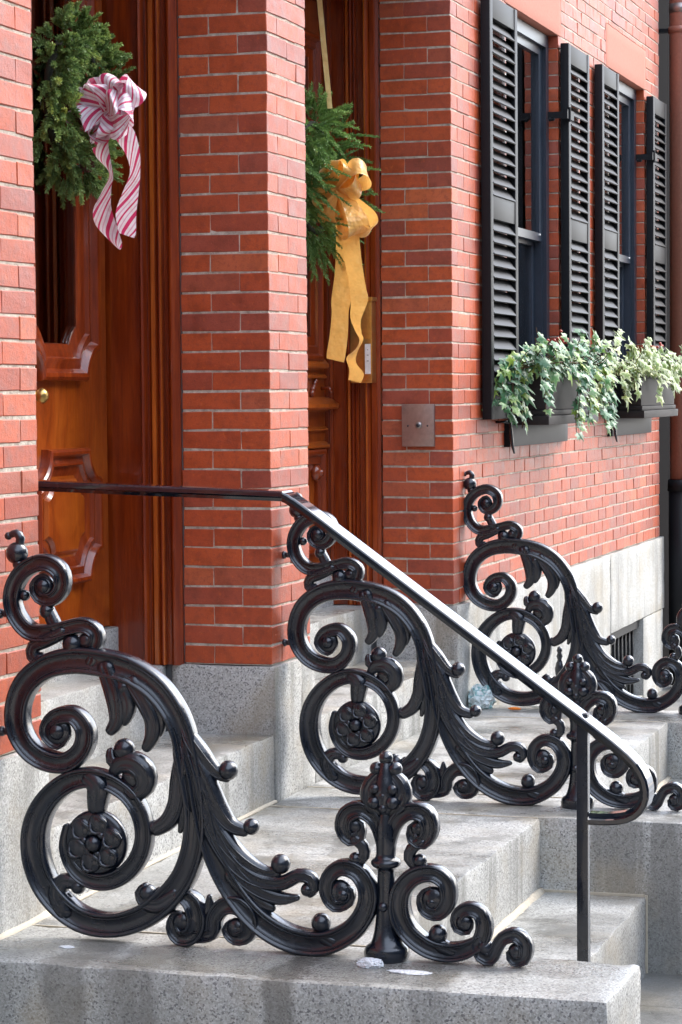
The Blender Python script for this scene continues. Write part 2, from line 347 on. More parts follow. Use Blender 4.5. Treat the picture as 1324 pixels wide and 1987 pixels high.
def front_bricks(x0,x1,nc,revL=None,revR=None,holes=(),z0=0.,depth=.1):
    out=[]
    for k in range(nc):
        odd=k%2; za,zb=z0+k*H+J/2,z0+(k+1)*H-J/2; zc=(za+zb)/2
        runs=course_runs(x0,x1,odd,True,revR is not None,holes,zc)
        for i,(a,b) in enumerate(runs):
            segs=[(a,b,za,zb)]
            for hx0,hx1,hz0,hz1 in holes:
                ns=[]
                for (sa,sb,sz0,sz1) in segs:
                    if hz0+.003<sz1 and hz1-.003>sz0 and sa<hx1 and sb>hx0:
                        full=hz0<=sz0+.006 and hz1>=sz1-.006
                        if not full and (sz1-hz1)>.018: ns.append((max(sa,hx0-.0),min(sb,hx1),hz1+.003,sz1))
                        if not full and (hz0-sz0)>.018: ns.append((max(sa,hx0),min(sb,hx1),sz0,hz0-.003))
                        if hx0-sa>.02: ns.append((sa,hx0-.0,sz0,sz1))
                        if sb-hx1>.02: ns.append((hx1+.0,sb,sz0,sz1))
                    else: ns.append((sa,sb,sz0,sz1))
                segs=ns
            for (sa,sb,sz0,sz1) in segs:
                d=depth
                corner=(i==0 and revL is not None)
                if corner: d=.1 if odd else .2
                if i==len(runs)-1 and revR is not None: d=.1 if odd else .2
                inner=0 if (sa==x0) else JV/2; inner2=0 if sb==x1 else JV/2
                edge=any(abs(sb-h[0])<1e-4 for h in holes); edge2=any(abs(sa-h[1])<1e-4 for h in holes)
                out.append((sa+(0 if edge2 else inner),sb-(0 if edge else inner2),0,d-(JV/2 if corner and d<revL else 0),sz0,sz1,corner))
        if revL is not None:        # reveal bricks behind the corner unit, facing -X
            y=.1 if odd else .2
            if y<revL-.02: out.append((x0,x0+.1,y+JV/2,revL,za,zb,True))
    return out
# left wall beside the first doorway
lw=thing('brick_wall','pink-red brick wall at the left edge of the picture beside the striped-bow wreath door','wall',(0,0,0))
XL1=-1.80
br=front_bricks(-3.6,XL1,50,None,.305)
# right reveal of the left wall (faces the door)
for k in range(50):
    odd=k%2; y=.1 if odd else .2; br.append((XL1-.1,XL1,y+JV/2,.305,k*H+J/2,(k+1)*H-J/2,False))
lay(lw,br,280)
m=MB(); m.box(-3.6,XL1-.0022,.0022,.30,0,3.2); m.obj('mortar_core','mortar',lw)
stone('base_stone',lw,-2.6,XL1+.012,-.016,.33,ZG,-.004,'granite_wall'); stone('base_stone',lw,-3.6,-2.606,-.016,.33,ZG,-.004,'granite_wall')
# pier between the doors
pr=thing('brick_pier','red brick pier between the two wooden doorways','pier',(0,0,0))
lay(pr,front_bricks(0,.395,50,.305,.305),299)
m=MB(); m.box(.0022,.3928,.0022,.30,0,3.2); m.obj('mortar_core','mortar',pr)
stone('base_stone',pr,-.014,.262,-.016,.345,ZP-.02,-.003,'granite'); stone('base_stone',pr,.266,.41,-.013,.345,ZP-.02,-.003,'granite_wall')
# right wall with the windows
X3,XE=2.300,7.13
W1=(3.27,4.34,.745,2.624); W2=(5.62,6.65,.745,2.624)
L1=(3.24,4.41,2.624,2.85); L2=(5.53,6.70,2.624,2.85)
S1=(3.20,4.42,.636,.745); S2=(5.55,6.73,.636,.745)
rw=thing('brick_wall','long brick wall with two shuttered windows right of the gold-bow doorway','wall',(0,0,0))
lay(rw,front_bricks(X3,XE,54,.305,None,(W1,W2,L1,L2,S1,S2)),297)
m=MB()
for a,b,c,d in ((X3+.0022,W1[0]-.004,0,3.45),(W1[1]+.004,W2[0]-.004,0,3.45),(W2[1]+.004,XE,0,3.45)): m.box(a,b,.0022,.30,c,d)
for W in (W1,W2): m.box(W[0]-.004,W[1]+.004,.0022,.30,0,.70); m.box(W[0]-.004,W[1]+.004,.0024,.30,2.66,3.45)
m.obj('mortar_core','mortar',rw)
for L in (L1,L2): stone('lintel',rw,L[0]+.003,L[1]-.003,-.002,.16,L[2],L[3],'stonelintel',bev=.003,jit=.0006)
for S in (S1,S2): stone('sill',rw,S[0]+.003,S[1]-.003,-.028,.16,S[2],S[3]-.002,'shutter',bev=.004,jit=.0006)
xs=[2.284,2.352,2.968,4.284,5.53]
for a,b in zip(xs,xs[1:]): stone('base_stone',rw,a+.0015,b-.0015,-.018-(.004 if a<2.3 else 0),.33,ZG-.05,-.003,'granite_wall' if a>2.3 else 'granite',bev=.004)
stone('base_stone',rw,5.533,7.19,-.019,.33,-.434,-.003,'granite_wall',bev=.004); stone('base_stone',rw,6.512,7.15,-.017,.33,ZG-.05,-.438,'granite_wall',bev=.004)
stone('base_stone',rw,5.533,6.509,-.012,.33,ZG-.05,-.885,'granite_wall',bev=.004)
# house above and behind, coloured dark for the shade in the stone gaps
ab=MB(); ab.box(-3.6,XE,.012,.5,3.46,7.5); ab.box(-3.6,-.0,.30,.5,2.75,3.455); ab.box(-3.6,XL1-.02,.302,1.2,-.9,3.455); ab.box(.004,.391,.302,1.2,-.9,3.455)
ab.box(XL1-.02,.41,.10,.9,2.70,2.745); ab.box(.391,X3+.004,.10,.9,2.70,2.745); ab.box(-3.6,XE,.9,.95,2.70,7.4)
ab.box(XL1-.02,.004,.004,.3,2.75,3.45); ab.box(.391,X3+.004,.004,.3,2.75,3.45); ab.box(X3+.02,XE,.95,1.0,-.9,3.4); ab.box(X3+.02,X3+.06,.31,.95,-.9,3.4)
hs=ab.obj('house_body','streetwall'); tag(hs,'masonry of the house behind the doorways and windows, coloured dark for shaded gaps','house')
# the rest of the street: row continuing to the left, opposite row, added unseen house closing the street
def row_house(label,x0,x1,y0,y1,zt,face):
    t=thing('row_house',label,'house',((x0+x1)/2,(y0+y1)/2,ZG)); hx,hy=(x1-x0)/2,(y1-y0)/2; h=zt-ZG
    m=MB(); m.box(-hx,hx,-hy,hy,0,h); m.obj('wall','streetwall',t)
    m=MB(); m.box(-hx-.2,hx+.2,-hy-.2,hy+.2,h+.01,h+.4); m.obj('cornice','planter',t)
    L=(x1-x0) if face in 'NS' else (y1-y0); n=int(L/2.6)
    for i in range(n):
        for z in (1.2,4.3,7.2):
            if z+1.9>h: continue
            c=-L/2+L*(i+.5)/n; m=MB()
            if face=='N': m.box(c-.5,c+.5,hy+.005,hy+.03,z,z+1.8)
            elif face=='S': m.box(c-.5,c+.5,-hy-.03,-hy-.005,z,z+1.8)
            else: m.box(hx+.005,hx+.03,c-.5,c+.5,z,z+1.8)
            m.obj('window','sash',t)
    return t
row_house('brick row house continuing left of the near wall, outside the picture',-30,-3.62,.0,8,12,'S')
row_house('brick row across the street, outside the picture',-34,14,-22,-13,8.5,'N')
row_house('added unseen house closing the street behind the camera, darkening reveals and ironwork',-46,-36,-22,10,15,'E')  # block added out of view to dim the reveals and iron reflections
# neighbouring wall coloured black as a shadow gap and rainwater pipe
nb=MB(); nb.box(7.20,9.5,.10,.4,-.95,7); nb.box(7.14,7.20,.03,.4,-.95,7); tag(nb.obj('shadow_gap_wall','dark'),'neighbouring wall coloured black for the shadow gap behind the brown rainwater pipe','wall')
pp=thing('rainwater_pipe','brown rainwater pipe with black lower length at the right edge','pipe',(7.28,-.105,ZG))
m=MB(); m.tube([(0,0,1.24),(0,0,7)],.066,20); m.obj('pipe','copper',pp,True)
m=MB(); m.tube([(0,0,0),(0,0,1.22)],.074,20); m.tube([(0,0,1.18),(0,0,1.25)],[.082,.078],20); m.obj('boot','shutter',pp,True)
for z in (3.955,): 
    m=MB(); m.tube([(0,0,z-.02),(0,0,z+.02)],.072,20); m.obj('collar','copper',pp,True)
    m=MB(); m.tube([(0,0,z+.10),(0,0,z+.155)],.069,20); m.obj('collar','steel',pp,True)
    m=MB(); m.box(-.02,.02,.06,.16,z-.012,z+.012); m.obj('bracket','shutter',pp)
# ---------------------------------------------------------------- basement window
bw=thing('basement_window','barred basement window in the pale granite base','window',(6.02,.1,-.885))
m=MB(); m.box(-.49,.49,.02,.2,.448,.452-.004); m.box(-.485,.485,.18,.2,0,.445); m.obj('opening','dark',bw)
m=MB(); m.box(-.485,.485,-.09,-.045,.395,.444); m.obj('head_bar','shutter',bw)
for i in range(9):
    m=MB(); m.tube([(-.44+i*.11,-.06,.0),(-.44+i*.11,-.06,.40)],.008,8); m.obj('bar','shutter',bw,True)
# ---------------------------------------------------------------- windows, shutters
def window(W,label):
    t=thing('sash_window',label,'window',((W[0]+W[1])/2,.045,W[2])); hw=(W[1]-W[0])/2-.004; h=W[3]-W[2]-.006
    m=MB(); m.box(-hw,-hw+.06,0,.14,0,h); m.box(hw-.06,hw,0,.14,0,h); m.box(-hw+.06,hw-.06,0,.14,h-.06,h); m.box(-hw+.06,hw-.06,0,.14,0,.04)
    m.box(-hw+.06,-hw+.075,.02,.14,.04,h-.06); m.box(hw-.075,hw-.06,.02,.14,.04,h-.06); m.obj('frame','sash',t)
    zm=h*.475
    for (a,b,y,nm) in ((.04,zm,.060,'lower_sash'),(zm-.02,h-.06,.022,'upper_sash')):
        m=MB(); x=hw-.075
        m.box(-x,-x+.045,y,y+.035,a,b); m.box(x-.045,x,y,y+.035,a,b); m.box(-x+.045,x-.045,y,y+.035,a,a+.04); m.box(-x+.045,x-.045,y,y+.035,b-.04,b)
        s=m.obj(nm,'sash',t)
        for sx in (-1,0):
            m=MB(); m.box(sx*(x-.045),(sx+1)*(x-.045),y+.016,y+.020,a+.04,b-.04); m.obj('pane','glass',s)
    m=MB(); m.box(-hw,hw,.22,.24,0,h); m.obj('reflection_panel','reflection_tone',t)  # panel behind the glass, tinted to imitate reflections in the panes
    m=MB(); m.tube([(hw-.14,.02,zm+.01),(hw-.14,.012,zm+.01)],.005,8); m.obj('latch_glint','white',t)  # tiny white stub painted as the highlight by the meeting rail
window(W1,'sash window with a navy frame between the two nearest shutters'); window(W2,'far sash window nearest the brown rainwater pipe')
def shutter(x0,x1,label,first=None):
    w=x1-x0; z0=.765; h=2.585-z0
    t=thing('louvred_shutter',label,'shutter',(x0,-.03,z0),'black louvred shutters')
    ya,yb=-.024,.018
    for a,b in ((0,.05),(w-.05,w)):
        put('stile',stone_mesh(a,b,ya,yb,0,h,'shutter',bev=.003,jit=.0004,step=5),t)
    zr=[(0,.10),(.865,.965),(h-.095,h)]
    for a,b in zr: put('rail',stone_mesh(.0505,w-.0505,ya+.003,yb-.003,a,b,'shutter',bev=.003,jit=.0003,step=5),t)
    mb=MB(); lw=w-.101; an=R(52); c,s=math.cos(an),math.sin(an); L=.066; T=.006
    # slat: slopes down to the outside
    pr=[(-L/2*c-T*s*0,-L/2*s),(L/2*c,L/2*s),(L/2*c-T*s,L/2*s+T*c),(-L/2*c-T*s,-L/2*s+T*c)]
    vs=[(xx,y,z) for xx in (0,lw) for y,z in pr]
    mb.add(vs,[(0,1,2,3),(7,6,5,4),(0,4,5,1),(1,5,6,2),(2,6,7,3),(3,7,4,0)]); me=mb.fix(mb.mesh('slat','shutter'))
    for a,b in ((zr[0][1],zr[1][0]),(zr[1][1],zr[2][0])):
        n=15; st=(b-a)/n; rd=random.Random(int(x0*100))
        for i in range(n):
            o=put('slat',me,t,(.0505,-.003,a+st*(i+.5))); o.rotation_euler=(rd.uniform(-.06,.06),rd.uniform(-.006,.006),0)
    return t
sh=[(2.755,3.262,'nearest black louvred shutter, left of the first window'),(4.345,4.845,'black louvred shutter right of the first window, above the ivy'),
    (5.17,5.625,'black louvred shutter left of the far window'),(6.655,7.10,'farthest black louvred shutter beside the brown pipe')]
for i_,(a,b,l) in enumerate(sh):
    t_=shutter(a,b,l)
    for z in ((1.47,.2) if i_%2 else ()):
        m=MB(); m.box(-.012,.09,-.030,-.0245,z-.022,z+.022); m.obj('hinge','shutter',t_)
        m=MB(); m.box(-.05,-.011,-.028,-.023,z-.022,z+.022); m.box(-.055,-.0505,-.028,.07,z-.022,z+.012); m.tube([(-.012,-.028,z-.035),(-.012,-.028,z+.035)],.009,10); m.tube([(-.055,.06,z-.02),(-.075,.055,z-.03),(-.085,.03,z-.028)],.007,8); m.obj('hinge_hook','shutter',t_)
for X,l in ((3.05,'small shutter-dog hook under the nearest shutter'),(5.40,'small shutter-dog hook under the third shutter')):
    m=MB(); m.tube([(0,.02,.05),(0,-.05,.05)],.006,8); m.tube([(0,-.055,.12),(0,-.055,.04),(.004,-.062,-.05),(.01,-.07,-.09)],[.005,.007,.008,.004],8); o=m.obj('shutter_dog','iron',None,True); o.location=(X,-.01,.70); tag(o,l,'hook')
# ---------------------------------------------------------------- granite stoops
YP,YS=-.915,-1.247
st1=thing('granite_stoop','near granite stoop with cheek blocks in front of the striped-bow door','steps',(0,0,0))
stone('cheek_block',st1,-2.312,-1.928,-1.572,-.019,ZG-.04,ZP,'granite_front',bev=.014,jit=.0026,step=.06)
stone('cheek_block',st1,-.092,.295,-1.575,-.019,ZG-.04,ZP,bev=.011,jit=.003)
stone('platform_slab',st1,-1.924,-.097,YP,-.019,ZS-.2,ZP-.002,bev=.009,jit=.0025)
stone('step',st1,-1.924,-.097,YS,YP-.004,ZG-.03,ZS,bev=.009,jit=.0025)
stone('landing',st1,-1.785,-.018,-.012,.365,ZS,ZL,bev=.008,jit=.002)
stone('sill_step',st1,-1.785,-.003,.370,.54,ZL-.1,-.006,'granite_wall',bev=.006); stone('threshold',st1,-1.785,-.003,.535,.80,-.05,.118,'granite',bev=.005)
st2=thing('granite_stoop','farther granite stoop in front of the gold-bow door','steps',(0,0,0))
stone('cheek_block',st2,2.205,2.60,-1.575,-.024,ZG-.04,ZP-.006,bev=.011,jit=.003)
stone('platform_slab',st2,.299,2.20,YP,-.019,ZS-.2,ZP-.003,bev=.009,jit=.0025)
stone('step',st2,.299,2.20,YS,YP-.004,ZG-.03,ZS,bev=.009,jit=.0025)
stone('landing',st2,.414,2.280,-.012,.345,ZS,ZL,bev=.008,jit=.002)
stone('sill_step',st2,.414,2.282,.350,.52,ZL-.1,-.006,'granite',bev=.006); stone('threshold',st2,.414,2.282,.515,.80,-.05,.118,'granite',bev=.005)
# ---------------------------------------------------------------- cast iron railings
RAIL={"upper_scroll":[["c",182,503,24,158,480,32,130,507,36,152,543,41,201,552,45,233,517,48,225,469,49,181,435,51,127,439,54,81,468,56,54,518,59,56,578,60,83,631,62,136,669,63,208,685,67,285,680,69,356,663,68,416,627,66,460,576,63,486,521,61,498,465,62,510,404,61,519,344,53],["o",159,510,24],["d",158,510,37]],"lower_scroll":[["c",477,516,32,487,464,47,504,404,55,517,344,55,517,282,57,506,221,59,481,163,61,435,108,64,373,64,63,297,42,62,220,50,64,158,88,66,115,143,68,95,210,68,99,277,65,128,336,59,178,381,54,235,400,51,291,393,47,342,364,45,374,318,44,384,262,44,368,209,45,329,166,45,278,146,43,226,154,40,192,183,35,175,228,30,182,276,24]],"right_branch":[["c",488,502,26,505,465,41,523,410,47,535,349,52,551,275,55,579,201,58,618,137,61,667,83,63,726,46,64,789,29,64,852,34,58,910,67,54,944,116,51,949,165,49,923,204,45,882,212,40,851,187,37,846,149,34,867,120,31,899,131,27,902,157,23,884,165,19],["o",886,147,18],["l",862,30,33,841,42,36,826,60,30,823,78,22],["o",830,77,24],["d",878,151,32]],"end_scroll":[["c",1218,56,34,1181,34,44,1134,27,47,1087,39,49,1044,73,50,1025,118,51,1030,165,48,1062,201,45,1107,210,42,1139,188,41,1143,147,38,1120,116,34,1088,121,30,1079,151,26,1097,167,22,1116,157,17],["o",1103,141,17],["c",1176,33,31,1214,51,39,1229,88,41,1219,122,37,1188,131,34,1164,112,31,1166,85,27,1188,81,23,1194,98,18],["o",1180,98,14,1230,43,19,1117,67,23,1106,54,14],["c",1211,51,29,1222,24,34,1245,19,34,1259,45,31,1274,67,33,1305,76,36,1327,53,35,1322,22,32,1298,16,26,1290,33,21,1302,42,17],["o",1302,30,13,1239,43,12],["l",1153,29,32,1129,39,35,1108,54,28,1111,70,19],["d",1107,149,30,1181,98,22,1304,38,20]],"finial":[["r",992,0,99,992,7,107,992,19,109,992,31,99,992,40,78,991,65,59,991,102,48,991,148,43,991,194,41,991,213,42,991,221,64,991,229,72,991,237,64,991,244,48,992,277,48,991,314,42,991,346,32],["p",989,127,12],["d",989,127,23],["r",990,146,14,990,194,10,990,240,10,991,305,9],["c",987,245,28,981,290,32,965,331,38,933,352,42,899,340,44,889,307,41,906,281,36,928,291,30,928,315,24,914,321,18],["c",996,245,28,1004,291,32,1020,329,38,1051,354,43,1089,347,46,1100,313,42,1084,283,37,1059,289,31,1057,314,25,1071,324,18],["o",914,310,12,1071,313,12,916,234,16,1074,237,17],["l",914,283,27,936,265,29,938,242,27,923,225,24],["l",1080,285,27,1055,265,29,1048,242,27,1062,226,24],["r",992,341,28,992,355,51,993,371,60,993,392,60,993,415,55,993,435,44,993,451,37,993,467,26],["l",987,353,33,964,363,46,951,389,43,959,417,38,976,437,30,982,453,22],["l",998,353,33,1022,366,45,1035,393,43,1027,420,38,1010,438,30,1005,454,22],["o",993,475,17,970,449,17,1015,450,18,947,412,11],["p",969,373,16,1014,374,17,971,405,12,1014,405,13,991,360,12,991,389,11],["d",914,312,20,1071,314,20]],"crest_scroll":[["d",126,862,28,237,733,21],["c",145,871,17,126,886,22,104,866,27,115,837,31,149,833,35,176,862,39,169,904,43,129,923,43,82,907,43,52,870,43,43,826,43,58,784,44,92,753,45,137,751,43,184,763,38,230,772,39,261,757,39,264,730,37,244,712,32,221,724,27,231,740,21],["o",127,865,21,235,731,13,201,724,26,135,804,20,75,841,14,56,944,28,34,986,10,115,686,17,62,917,17],["l",138,809,28,147,786,34,158,764,34],["l",178,753,34,132,732,36,99,717,35,95,693,34,113,677,30],["r",60,958,22,66,980,23,55,993,21,38,988,16],["l",250,712,28,255,693,34,249,679,34]],"foot_scroll":[["d",617,52,25,478,58,26],["c",479,127,37,508,107,49,520,65,51,504,29,46,472,22,40,455,47,34,464,75,26,479,71,18],["c",513,25,32,555,37,37,563,75,40,589,105,45,628,107,48,653,77,46,646,39,41,615,28,34,594,47,27,606,64,21],["o",615,49,16,475,56,12],["l",537,57,33,548,100,26,549,126,12]],"acanthus_leaf":[["l",486,540,22,504,505,41,528,472,47,552,443,40,577,421,30,599,413,23],["o",600,431,24],["l",503,493,28,526,443,47,551,390,51,576,337,49,605,300,39,642,287,29],["o",657,298,20,590,302,13],["l",522,433,44,541,359,49,575,285,50,619,231,49,663,200,41,698,189,32,722,193,28],["o",730,212,24],["l",536,349,44,565,285,49,614,212,50,673,172,46,732,167,37,776,187,34,806,182,34,814,161,30,801,145,24],["o",797,154,17],["l",551,293,44,585,239,47,634,178,47,682,144,41,731,130,33,773,134,15],["l",604,183,39,638,147,41,672,121,35,709,105,22],["o",670,136,15]],"hook_leaf":[["l",485,502,28,483,455,41,476,403,47,469,346,48,447,304,45,412,281,37],["o",408,286,17,496,383,15],["l",493,366,33,488,323,33,476,278,12]],"scroll_leaf#0":[["l",173,62,51,153,112,49,172,142,42,208,136,32],["o",207,130,19,179,101,13]],"scroll_leaf#1":[["l",465,129,34,425,100,47,390,102,44,373,123,34,386,139,25],["o",390,124,22,419,130,11]],"scroll_leaf#2":[["l",238,400,45,265,380,59,263,351,55,260,323,47]],"ring_knob":[["l",304,414,28,325,436,47,358,440,58,386,417,58,385,383,50,357,367,39,341,386,28,352,398,20],["l",298,467,22,300,446,31,322,434,34,353,443,25],["o",333,472,27],["d",358,403,33]],"hanging_leaf":[["l",289,673,50,310,614,54,317,567,46,314,537,39,297,515,28],["l",320,643,45,344,591,42,342,556,34,334,536,20],["l",356,639,45,389,590,47,410,546,46,407,506,39,390,477,26],["l",396,607,39,421,565,37,428,533,28,425,511,16],["o",305,651,15,335,624,22,373,599,17,395,576,14,360,613,16,319,595,14]]}
PROF={'c':[(-1,0),(-.985,.42),(-.92,.70),(-.81,.82),(-.70,.80),(-.60,.66),(-.42,.50),(-.20,.41),(0,.38),(.20,.41),(.42,.50),(.60,.66),(.70,.80),(.81,.82),(.92,.70),(.985,.42)],
      'r':[(-math.cos(math.pi*i/9),math.sin(math.pi*i/9)) for i in range(9)],
      'l':[(-1,0),(-.96,.34),(-.84,.58),(-.62,.72),(-.36,.80),(-.14,.80),(0,.70),(.14,.80),(.36,.80),(.62,.72),(.84,.58),(.96,.34)]}
for k in PROF:
    p=PROF[k]; PROF[k]=p+[(-s,-t) for s,t in p]
def catmull(P,step):
    out=[]
    for i in range(len(P)-1):
        p0=P[max(i-1,0)]; p1=P[i]; p2=P[i+1]; p3=P[min(i+2,len(P)-1)]
        n=max(2,int((Vector(p2[:2])-Vector(p1[:2])).length/step))
        for k in range(n):
            t=k/n; out.append([.5*(2*b+(c-a)*t+(2*a-5*b+4*c-d)*t*t+(3*b-a-3*c+d)*t**3) for a,b,c,d in zip(p0,p1,p2,p3)])
    out.append(list(P[-1])); return out
def stroke(mb,kind,pts):
    P=catmull(pts,.009); rings=[]; pf=PROF[kind]
    for i,(a,b,w) in enumerate(P):
        q0=P[max(i-1,0)]; q1=P[min(i+1,len(P)-1)]; d=Vector((q1[0]-q0[0],q1[1]-q0[1])); d=d.normalized() if d.length>1e-9 else Vector((1,0)); nx,nz=-d[1],d[0]
        dep=w*.5 if kind=='r' else min(max(w*.56,.009),.030)
        if kind=='l': dep=min(max(w*.55,.010),.034)
        if kind=='r': dep=min(dep,.05)
        rings.append([(t*dep,-(a+nx*s*w/2),b+nz*s*w/2) for s,t in pf])
    # rounded ends
    def endring(r,f,sh): 
        c=Vector((sum(p[0] for p in r)/len(r),sum(p[1] for p in r)/len(r),sum(p[2] for p in r)/len(r))); return [tuple(c+sh+(Vector(p)-c)*f) for p in r]
    def dirv(i,j): return Vector((0,-(P[i][0]-P[j][0]),P[i][1]-P[j][1])).normalized()
    d0=dirv(0,1); d1=dirv(-1,-2)
    rings=[endring(rings[0],.35,d0*P[0][2]*.34),endring(rings[0],.8,d0*P[0][2]*.2)]+rings+[endring(rings[-1],.8,d1*P[-1][2]*.2),endring(rings[-1],.35,d1*P[-1][2]*.34)]
    mb.loft(rings,cap=True)
def veins(mb,kind,pts,offs,rad):
    P=catmull(pts,.012); pf=PROF[kind][:len(PROF[kind])//2]
    for s0 in offs:
        t0=.5
        for (sa,ta),(sb,tb) in zip(pf,pf[1:]):
            if sa<=s0<=sb: t0=ta+(tb-ta)*(s0-sa)/(sb-sa)
        for side in (-1,1):
            Q=[]
            for i,(a,b,w) in enumerate(P[1:-1]):
                q0=P[i]; q1=P[i+2]; d=Vector((q1[0]-q0[0],q1[1]-q0[1])); d=d.normalized() if d.length>1e-9 else Vector((1,0))
                dep=min(max(w*.56,.009),.030 if kind=='c' else .034); Q.append((side*(t0*dep),-(a-d[1]*s0*w/2),b+d[0]*s0*w/2))
            if len(Q)>3: n_=len(Q); mb.tube(Q,[rad*min(1,.3+i*.25,.3+(n_-1-i)*.25) for i in range(n_)],6,False)
rail0=thing('scroll_railing','nearest black cast-iron scroll railing on the front granite block','railing',(-2.05,0,ZP),'cast-iron scroll railings')
for part,sts in RAIL.items():
    mb=MB()
    for s in sts:
        pts=[(s[i]/1000,s[i+1]/1000,s[i+2]/1000) for i in range(1,len(s),3)]
        if s[0]=='d':
            for a,b,rr in pts: mb.ball((0,-a,b),rr,20,10,(min(.7,.015/rr),1,1))
        elif s[0]=='p':
            for a,b,rr in pts:
                for sd_ in (-1,1): mb.ball((sd_*.021,-a,b),rr,12,8)
        elif s[0]=='o':
            for a,b,rr in pts: mb.ball((0,-a,b),rr*1.0,16,10,(max(.8,min(1.05,.026/rr)),1,1))
        else:
            stroke(mb,s[0],pts)
            if s[0]=='c': veins(mb,'c',pts,(-.5,.5),.0024)
            if s[0]=='l' and len(pts)>4: veins(mb,'l',pts,(-.5,.5),.0022)
    mb.obj(part.split('#')[0],'iron',rail0,True)
# rosette in the eye of the lower scroll
mb=MB(); ca,cb=.258,.242; RR=.079
rings=[]
for rr,dx in ((.0,-.012),(.5,-.012),(.9,-.016),(1.0,-.010),(1.02,0),(1.0,.010),(.9,.016),(.5,.012),(0,.012)):
    rings.append([(-dx,-(ca+RR*rr*math.cos(2*math.pi*k/32)),cb+RR*rr*math.sin(2*math.pi*k/32)) for k in range(32)])
mb.loft(rings)
ro=mb.obj('rosette','iron',rail0,True)
mbp=MB()
for side in (-1,1):
    for k in range(6):
        an=2*math.pi*k/6+.3; cy,cz=ca+RR*.60*math.cos(an),cb+RR*.60*math.sin(an); mbp.ball((side*.012,-cy,cz),RR*.36,16,9,(.5,1,1))
        ringp=[]
        for j in range(15):
            b_=2*math.pi*j/14; rr_=RR*.27*(1+.12*math.cos(3*b_)); ringp.append((side*(.020+.004*math.sin(2*b_)),-(cy+rr_*math.cos(b_)),cz+rr_*math.sin(b_)))
        mbp.tube(ringp,RR*.065,6,False)
        mbp.ball((side*.018,-(ca+RR*.34*math.cos(an+.52)),cb+RR*.34*math.sin(an+.52)),RR*.12,10,7,(.9,1,1))
    for k in range(5): mbp.ball((side*.030,-(ca+RR*.12*math.cos(k*1.257)),cb+RR*.12*math.sin(k*1.257)),RR*.09,8,6)
    mbp.ball((side*.026,-ca,cb),RR*.24,14,9,(.8,1,1))
mbp.obj('petals','iron',ro,True)
mb=MB()
for b in (.795,.505): mb.tube([(0,.012,b),(0,-.05,b)],.009,10); mb.ball((0,-.008,b),.013,10,7)
mb.obj('wall_pin','iron',rail0,True)
r2o=copy_thing(rail0,(.12,.005,ZP)); r2o['label']='middle black cast-iron scroll railing in front of the pier between the doors'
r3o=copy_thing(rail0,(2.49,.032,ZP-.006)); r3o['label']='farthest black cast-iron scroll railing beside the shuttered wall'
# slender turned post beyond the farthest railing
sp=thing('iron_post','slender turned iron post standing behind the farthest railing','post',(3.30,-0.228,ZG))
m=MB(); hz=-0.268-ZG; prf=[(0,.03),(.02,.03),(.03,.014),(hz-.22,.012),(hz-.20,.024),(hz-.18,.013),(hz-.15,.011),(hz-.125,.020),(hz-.10,.022),(hz-.075,.016),(hz-.06,.009),(hz-.045,.015),(hz-.030,.009),(hz-.018,.014),(hz-.006,.010),(hz,.003)]
m.tube([(0,0,z) for z,r_ in prf],[r_ for z,r_ in prf],14); m.obj('turned_shaft','iron',sp,True)
# ---------------------------------------------------------------- handrail
hr=thing('handrail','plain black iron handrail sloping down from the pier to a single square post','handrail',(-1.70,0,0))
path=[(.28,.662),(.05,.6545),(-.30,.642),(-.60,.632),(-.632,.629),(-.655,.616),(-.70,.586),(-1.0,.370),(-1.30,.154),(-1.42,.068),(-1.475,.026),(-1.515,-.010),(-1.538,-.050),(-1.542,-.088),(-1.528,-.118),(-1.498,-.138),(-1.45,-.145),(-1.405,-.145)]
P=catmull([(a,b,1) for a,b in path],.02); rings=[]
hp=[(-.040,.000),(-.040,.009),(-.037,.0125),(-.034,.0135),(.034,.0135),(.037,.0125),(.040,.009),(.040,.000),(.020,-.005),(.018,-.013),(-.018,-.013),(-.020,-.005)]
for i,(y,z,_) in enumerate(P):
    q0=P[max(i-1,0)];q1=P[min(i+1,len(P)-1)]; d=Vector((q1[0]-q0[0],q1[1]-q0[1])).normalized(); n=Vector((d[1],-d[0]))
    rings.append([(s,y+n[0]*t,z+n[1]*t) for s,t in hp])
mb=MB(); mb.loft(rings,cap=True)
me=mb.fix(mb.mesh('rail','smoothiron',True)); me.set_sharp_from_angle(angle=R(14)); put('rail',me,hr)
put('post',stone_mesh(-.014,.014,-1.402,-1.374,ZG+.01,.108,'iron',bev=.002,jit=.0003,step=5),hr)
mb=MB(); mb.box(-.04,.04,-1.43,-1.346,ZG-.002,ZG+.012); mb.obj('base_plate','iron',hr)
mb=MB(); mb.tube([(-.02,.20,.640),(-.06,.20,.63),(-.10,.20,.63)],.009,8); mb.box(-.108,-.098,.17,.23,.59,.67); mb.obj('wall_bracket','iron',hr)
